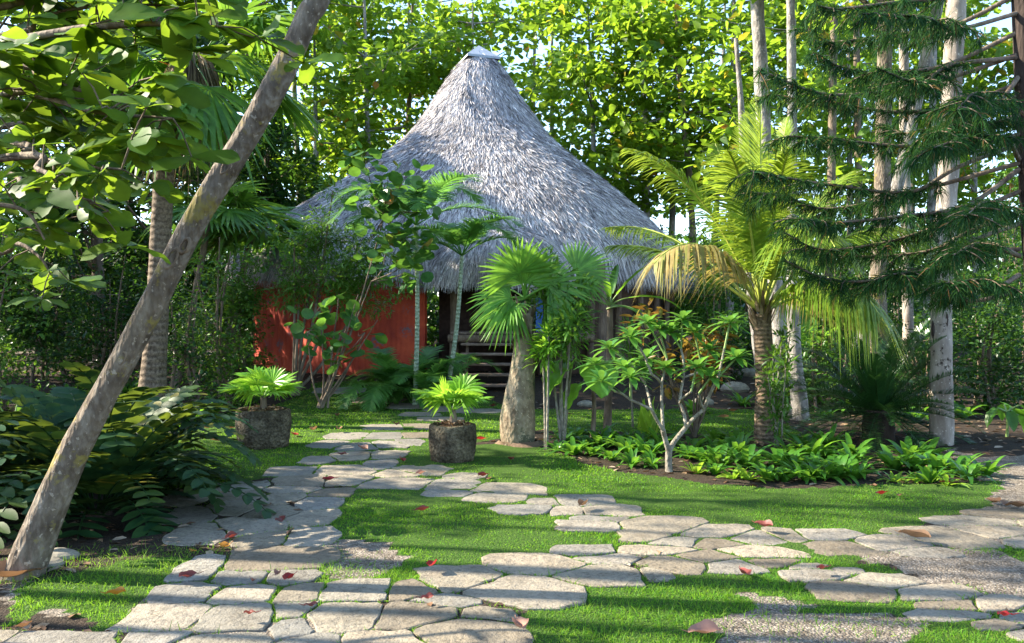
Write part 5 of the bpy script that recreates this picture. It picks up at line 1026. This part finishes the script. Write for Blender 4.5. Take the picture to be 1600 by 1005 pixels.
for rn_, row in (('front row', front), ('middle row', mid_), ('back row', back), ('hindmost row', far_)):
    for k, (x, y) in enumerate(row):
        g = G(x + U(-5, 5), y + U(-2, 2)); br = rn_ == 'front row' and x in (1140, 1085, 1428, 1170, 1482, 1400); pi_ = 4 if br else int(RNG.integers(0, 4)); p = protos[pi_]
        if pi_ in used: p = p.copy(); C.objects.link(p)
        used.add(pi_); p.location = g; p.rotation_euler = (0, 0, U(0, 6.28)); s_ = U(.85, 1.3) * (.9 if rn_ == 'front row' else 1.1); p.scale = (s_, s_, s_ * U(.85, 1.1))
        where = min(nearw, key=lambda w: abs(w[0] - x))[1].replace('in line with the mottled trunk', 'by the mottled trunk').replace('at the gravel end of the bed', 'by the gravel')
        tag(p, f"{'bright yellow-green' if br else 'green'} strap-leaved lily {where}, {ord_[k]} in the {rn_}", 'lily', 'strap-leaved lilies along the planting bed')
for k, (x, Y, lb) in enumerate([(1085, 14.5, 'left of the rock heap'), (1160, 15.5, 'just behind the coconut palm trunk'), (1225, 14.2, 'behind the thin shrub by the coconut palm'), (1290, 13.6, 'left of the sago palm trunk'), (1430, 13.2, 'right of the sago palm trunk'), (1330, 14.6, 'behind the sago palm'), (1505, 13.8, 'just right of the mottled trunk'), (1545, 14.8, 'at the foot of the low glossy shrub'), (1600, 13.0, 'beside the small taro'), (1400, 15.6, 'under the leaning pale trunk')]):
    p = protos[k % 4].copy(); C.objects.link(p); p.location = GY(x, Y); s_ = U(1.1, 1.7); p.scale = (s_, s_, s_); p.rotation_euler = (0, 0, U(0, 6)); tag(p, 'shaded strap-leaved clump ' + lb, 'plant', 'shaded clumps behind the bed')
# tufts of upright leafy plants at the left, behind the cardboard palms
for k, (x, Y, lb) in enumerate([(60, 15, 'nearest the left edge'), (105, 16, 'second from the left edge'), (150, 15.5, 'midway to the ringed palm'), (200, 16.5, 'just left of the ringed palm'), (300, 13.2, 'right of the ringed palm foot'), (330, 14.4, 'below the upright shrub'), (560, 17.5, 'at the foot of the red wall'), (440, 18.2, 'at the left end of the red wall')]):
    p = protos[k % 4].copy(); C.objects.link(p); p.location = GY(x, Y); s_ = U(1.4, 1.9) if k < 6 else 1.1; p.scale = (s_, s_, s_); tag(p, 'tall strap-leaved clump growing ' + lb, 'plant', 'strap-leaved clumps on the far left')
p = protos[1].copy(); C.objects.link(p); p.location = G(598, 641); p.scale = (.45, .45, .45); p.name = 'grass_tuft'; tag(p, 'small dark tuft in the lawn beside the narrow path', 'grass tuft'); del p['group']

# ------------------------------------------------------------------ pine at the right, branches sweeping left
pn = thing('pine_tree', 'dark pine at the right edge with long drooping needled branches', 'pine tree', P(1655, 830, 6.9))
B = MB(); tube(B, [P(1658, 845, 6.9), P(1640, 700, 6.9), P(1622, 450, 6.9), P(1610, 250, 6.9), P(1600, 60, 6.9), P(1594, -100, 6.9), P(1588, -400, 6.9)], [.15, .12, .1, .09, .085, .08, .06], 16, .08, sub=6); B.build('trunk', M['bark_dark'], pn)
LIMB = [ # start y on trunk, [(x,y)...], depth drift
 (-60, [(1500, -10), (1400, 8), (1300, 15), (1255, 2)], -.5), (-10, [(1480, 42), (1380, 62), (1300, 62), (1275, 42)], .3), (20, [(1500, 40), (1430, 25), (1350, 30)], -1.2),
 (50, [(1480, 95), (1400, 108), (1320, 108), (1285, 90)], .1), (85, [(1480, 128), (1380, 145), (1290, 148), (1195, 118)], -.5), (90, [(1500, 105), (1440, 120), (1370, 105)], -1.0),
 (130, [(1490, 170), (1400, 178), (1300, 165), (1230, 150)], .5), (210, [(1500, 222), (1400, 225), (1300, 222), (1236, 204)], -.3), (180, [(1540, 190), (1500, 200), (1460, 215)], -1.3),
 (150, [(1540, 165), (1500, 180), (1430, 200), (1380, 195)], .9),
 (225, [(1500, 270), (1420, 295), (1300, 298), (1220, 285), (1182, 262)], -.5), (255, [(1480, 295), (1400, 318), (1300, 325), (1230, 310), (1185, 292)], .2), (265, [(1500, 315), (1400, 345), (1320, 345), (1240, 335)], -.9),
 (300, [(1520, 330), (1440, 360), (1360, 385), (1270, 385), (1225, 370)], -.2), (330, [(1520, 365), (1440, 395), (1340, 405), (1250, 395)], .5), (350, [(1520, 380), (1450, 410), (1400, 420)], -1.1),
 (390, [(1520, 400), (1430, 425), (1340, 440), (1280, 430), (1243, 415)], -.4), (455, [(1540, 462), (1480, 455), (1400, 450), (1330, 455)], .3), (430, [(1560, 440), (1520, 430), (1480, 440)], -1.2), (400, [(1560, 390), (1530, 385), (1500, 400)], -1.6), (120, [(1570, 160), (1540, 150), (1500, 165)], -1.6), (250, [(1560, 220), (1520, 210), (1470, 225)], -1.7), (330, [(1570, 330), (1540, 320), (1500, 330)], -2.0)]
def needles(Nd, pts, rad, per_m, ln):
    seg = np.linalg.norm(np.diff(pts, axis=0), axis=1); tot = seg.sum(); n = int(tot * per_m)
    if n < 1: return
    cum = np.concatenate([[0], np.cumsum(seg)]); s_ = U(0, tot, n); i = np.clip(np.searchsorted(cum, s_) - 1, 0, len(pts) - 2); f = ((s_ - cum[i]) / np.maximum(seg[i], 1e-6))[:, None]
    p = pts[i] * (1 - f) + pts[i + 1] * f; t = unit(pts[i + 1] - pts[i]); d = unit(t * .8 + rdir(n) * .85 + np.array([0, 0, -.22])); strips(Nd, p, d, rdir(n), ln * U(.6, 1.15, n), .0062, U(.2, .7, n), (1, .9, .0), U(0, 1, n))
for sy, pts, dd in LIMB:
    pts = [(x + U(-18, 18), y + U(-9, 9)) for x, y in pts]; B, Nd = MB(), MB(); m = len(pts); c = [P(1592, sy, 6.9)] + [P(x, y, 6.9 + dd * (k + 1) / m * (1.0)) * 1 for k, (x, y) in enumerate(pts)]
    pp, rr = smooth_path(c, np.linspace(.022, .006, len(c)), 7); tube(B, pp, rr, 6, .1, cap=False); k0 = int(len(pp) * .3); needles(Nd, pp[k0:], 0, 440, .13)
    for k in range(k0, len(pp), 2):
        for sd_ in (-1, 1):
            if U(0, 1) < .3: continue
            t = unit(pp[min(k + 1, len(pp) - 1)] - pp[k - 1]); s = unit(np.cross(t, Zv)) * sd_; L_ = U(.18, .45) * (1 - .4 * k / len(pp)); q_ = curve(pp[k], t * .8 + s * .9 + [0, 0, U(-.15, .1)], L_, U(.1, 1.4), 5); tube(B, q_, np.linspace(.006, .003, len(q_)), 4, cap=False); needles(Nd, q_, 0, 290, .125)
    o = B.build('branch', M['bark_brown'], pn); Nd.build('needles', M['needle'], o)

# ------------------------------------------------------------------ border stones and rubble
def rock(x, y, w, h, d, seed, mat, label, nm='rock', cat='rock', group=None):
    B = MB(); g = G(x, y); nu, nv = 14, 9; V = []
    for i_ in range(nv):
        for j_ in range(nu):
            ph = pi * i_ / (nv - 1); t = 2 * pi * j_ / nu; r = 1 + .35 * (fbm(cos(t) * 1.7 + seed, sin(t) * 1.7 + ph * 1.5, seed) - .5); V.append([cos(t) * sin(ph) * w * r, sin(t) * sin(ph) * d * r, cos(ph) * h * r])
    B.add(np.array(V) + g + [0, 0, h * .25], [[i_ * nu + j_, (i_ + 1) * nu + j_, (i_ + 1) * nu + (j_ + 1) % nu, i_ * nu + (j_ + 1) % nu] for i_ in range(nv - 1) for j_ in range(nu)], .5, False)
    return tag(B.build(nm, mat, origin=g), label, cat, group)
rm = plain('limestone', (.36, .34, .31), .9, 9, .4, .7); rmd = plain('mossy_limestone', (.2, .18, .14), .95, 9, .4, .7)
for k, (x, y, w, lb) in enumerate([(1120, 607, .35, 'pale rough rock behind the frangipani, highest of the heap'), (1148, 622, .3, 'pale rock right of the highest rock in the heap'), (1172, 612, .28, 'rock touching the coconut palm trunk side of the heap'), (1098, 632, .22, 'small rock left at the foot of the heap'), (915, 634, .16, 'small grey stone behind the elephant ear'), (575, 610, .14, 'grey stone on the strip before the red wall'), (598, 612, .1, 'tiny grey stone right of the other wall-foot stone'), (1235, 650, .3, 'low grey rock behind the thin shrub by the coconut palm')]):
    rock(x, y, w, w * .5, w * .8, k + 3, rmd, lb, group='limestone rocks in the garden')
rock(72, 884, .12, .045, .08, 31, rmd, 'flat pale stone lying beside the foot of the leaning tree')
rock(93, 872, .14, .05, .09, 37, rmd, 'mossy stone half under the cardboard palm')

# ------------------------------------------------------------------ fallen leaves
FM = {'red': leafmat('fallen_red', [(.26, .02, .02), (.4, .03, .03)], .3, (.6, .04, .04), .45), 'maroon': leafmat('fallen_maroon', [(.16, .035, .03), (.25, .06, .045)], .2, (.4, .06, .04), .5), 'orange': leafmat('fallen_orange', [(.55, .22, .03), (.6, .28, .05)], .3, (.7, .3, .03), .5),
      'brown': leafmat('fallen_brown', [(.2, .1, .05), (.3, .17, .09)], .2, (.4, .2, .08), .6), 'pink': leafmat('fallen_pinkish', [(.26, .12, .09), (.36, .19, .14)], .2, (.6, .25, .15), .6)}
def fallen(kind, x, y, L, label, k):
    L = L * (.75 if y > 740 else .95); B = MB(); g = G(x, y); g[2] += .012 if not on_stone(g[None, 0], g[None, 1])[0] else .04; a = U(0, 2 * pi); n1 = 8; s_ = np.linspace(0, 1, n1); w = .3 * L * np.sin(np.clip(s_ * .93 + .03, 0, 1) * pi) ** .7 * (.7 + .6 * s_)
    cur = U(.5, 1.4); cx = L * s_; cz_ = .02 + L * .22 * cur * (s_ - .5) ** 2; rows_ = []
    for f in (-1, -.5, 0, .5, 1): rows_.append(np.column_stack([cx, f * w * (.9 if abs(f) == 1 else 1), cz_ + abs(f) ** 1.5 * w * U(.4, 1.0) + .006 * np.sin(s_ * 9 + f)]))
    V = np.stack(rows_, 1).reshape(-1, 3) - [L / 2, 0, 0]; R = np.array([[cos(a), -sin(a), 0], [sin(a), cos(a), 0], [0, 0, 1]]); B.add(V @ R.T + g, [[i_ * 5 + j_, i_ * 5 + j_ + 1, (i_ + 1) * 5 + j_ + 1, (i_ + 1) * 5 + j_] for i_ in range(n1 - 1) for j_ in range(4)], U(0, 1), True)
    e_ = np.array([[-L / 2, 0, cz_[0]], [-L / 2 - .03, .004, cz_[0] + .01]]) @ R.T + g; tube(B, e_, [.0025, .002], 4)
    tag(B.build('fallen_leaf', FM[kind], origin=g), label, 'leaf', 'leaves fallen on the lawn and path')
FL = [('red', 452, 918, .16, 'bright red upright leaf on the slab seam at the bottom left'), ('pink', 433, 912, .1, 'small pinkish leaf touching the bright red one'), ('pink', 395, 915, .07, 'small pale leaf on the slab left of the bright red one'), ('maroon', 295, 916, .15, 'flat brown-red leaf on the far left slab edge'), ('orange', 181, 936, .14, 'yellow-orange leaf in the bottom left grass'), ('orange', 352, 861, .13, 'golden leaf at the edge of the grass below the cardboard palm'), ('orange', 300, 868, .06, 'tiny orange leaf right of the sunlit soil strip'),
 ('maroon', 438, 826, .2, 'curled dark red leaf on the middle of the left path'), ('maroon', 362, 846, .17, 'dark red leaf under the cardboard palm tip'), ('maroon', 390, 976, .08, 'small dark leaf on the bottom slab'), ('maroon', 486, 955, .1, 'small brown leaf on the slab below the bright red one'), ('brown', 35, 988, .12, 'brown leaf on the lower left corner slab'), ('brown', 20, 908, .4, 'long brown sheath leaf at the foot of the leaning tree'),
 ('red', 515, 759, .19, 'dark red leaf where the two paths fork'), ('pink', 568, 709, .2, 'purple-red leaf on the narrow path between the planters'), ('maroon', 533, 718, .14, 'small red leaf left of the purple-red path leaf'), ('red', 630, 724, .15, 'red leaf on the grass left of the round planter'), ('pink', 657, 749, .18, 'pinkish leaf on the slab below the round planter'), ('maroon', 755, 748, .17, 'upright brown leaf right of the round planter'), ('brown', 763, 753, .14, 'flat brown leaf beside the upright one'), ('maroon', 659, 803, .16, 'red-brown leaf in the middle triangle of lawn'),
 ('brown', 910, 800, .2, 'upright brown leaf on the middle of the right path'), ('red', 675, 897, .16, 'reddish leaf on the lawn tip above the big slab'), ('pink', 812, 997, .2, 'pale pink leaf at the bottom edge of the picture'), ('pink', 1100, 998, .22, 'large pale leaf at the bottom edge on the gravel'), ('maroon', 668, 951, .1, 'small brown leaf on the bottom centre slab'), ('maroon', 1163, 903, .18, 'dark red leaf on the shaded grass at the right'), ('maroon', 1284, 903, .1, 'small brown leaf on a slab at the right'), ('maroon', 1193, 834, .19, 'flat maroon leaf on the slab at the right'), ('red', 1377, 777, .17, 'round red leaf on the lawn before the bed'), ('brown', 1405, 780, .1, 'small brown leaf right of the round red leaf'), ('brown', 1365, 764, .1, 'tiny brown leaf above the round red leaf'),
 ('brown', 1552, 790, .2, 'brown curled leaf at the gravel edge on the right'), ('brown', 1572, 795, .2, 'second brown leaf at the gravel edge'), ('brown', 1592, 797, .2, 'rightmost brown leaf at the gravel edge'), ('red', 1570, 979, .1, 'bright red scrap on the slab in the lower right corner'), ('brown', 1428, 851, .3, 'long twiggy dry leaf on the right path'), ('maroon', 1478, 760, .15, 'dark red leaf beside the last lily of the bed'),
 ('red', 461, 683, .17, 'red leaf on the lawn just right of the square planter'), ('brown', 343, 692, .26, 'broad brown leaf on the lawn left of the square planter'), ('brown', 325, 672, .16, 'brown leaf on the lawn highest left of the square planter'), ('maroon', 360, 672, .14, 'red-brown leaf left of the square planter rim'), ('brown', 490, 675, .2, 'brown leaf on the sunlit lawn right of the square planter'), ('brown', 530, 677, .18, 'second brown leaf on the sunlit lawn strip'), ('maroon', 527, 652, .14, 'small red leaf on the shaded back lawn'), ('maroon', 620, 670, .18, 'dark red leaf at the bend of the narrow path'), ('red', 752, 690, .14, 'bright red leaf just right of the round planter'), ('maroon', 798, 722, .12, 'brown leaf on the lawn below the swollen trunk'),
 ('maroon', 570, 633, .18, 'maroon leaf on the far part of the narrow path'), ('brown', 610, 612, .18, 'brown leaf on the back lawn before the areca clump'), ('maroon', 770, 640, .16, 'maroon leaf on the path before the steps'), ('maroon', 720, 630, .16, 'dark leaf left of the path before the steps'), ('brown', 1130, 655, .18, 'brown leaf on the lawn behind the frangipani'), ('brown', 1145, 645, .18, 'brown leaf nearest the rock heap'), ('maroon', 885, 650, .14, 'red leaf on the lawn behind the slender shrubs')]
for k, a in enumerate(FL): fallen(*a, k)
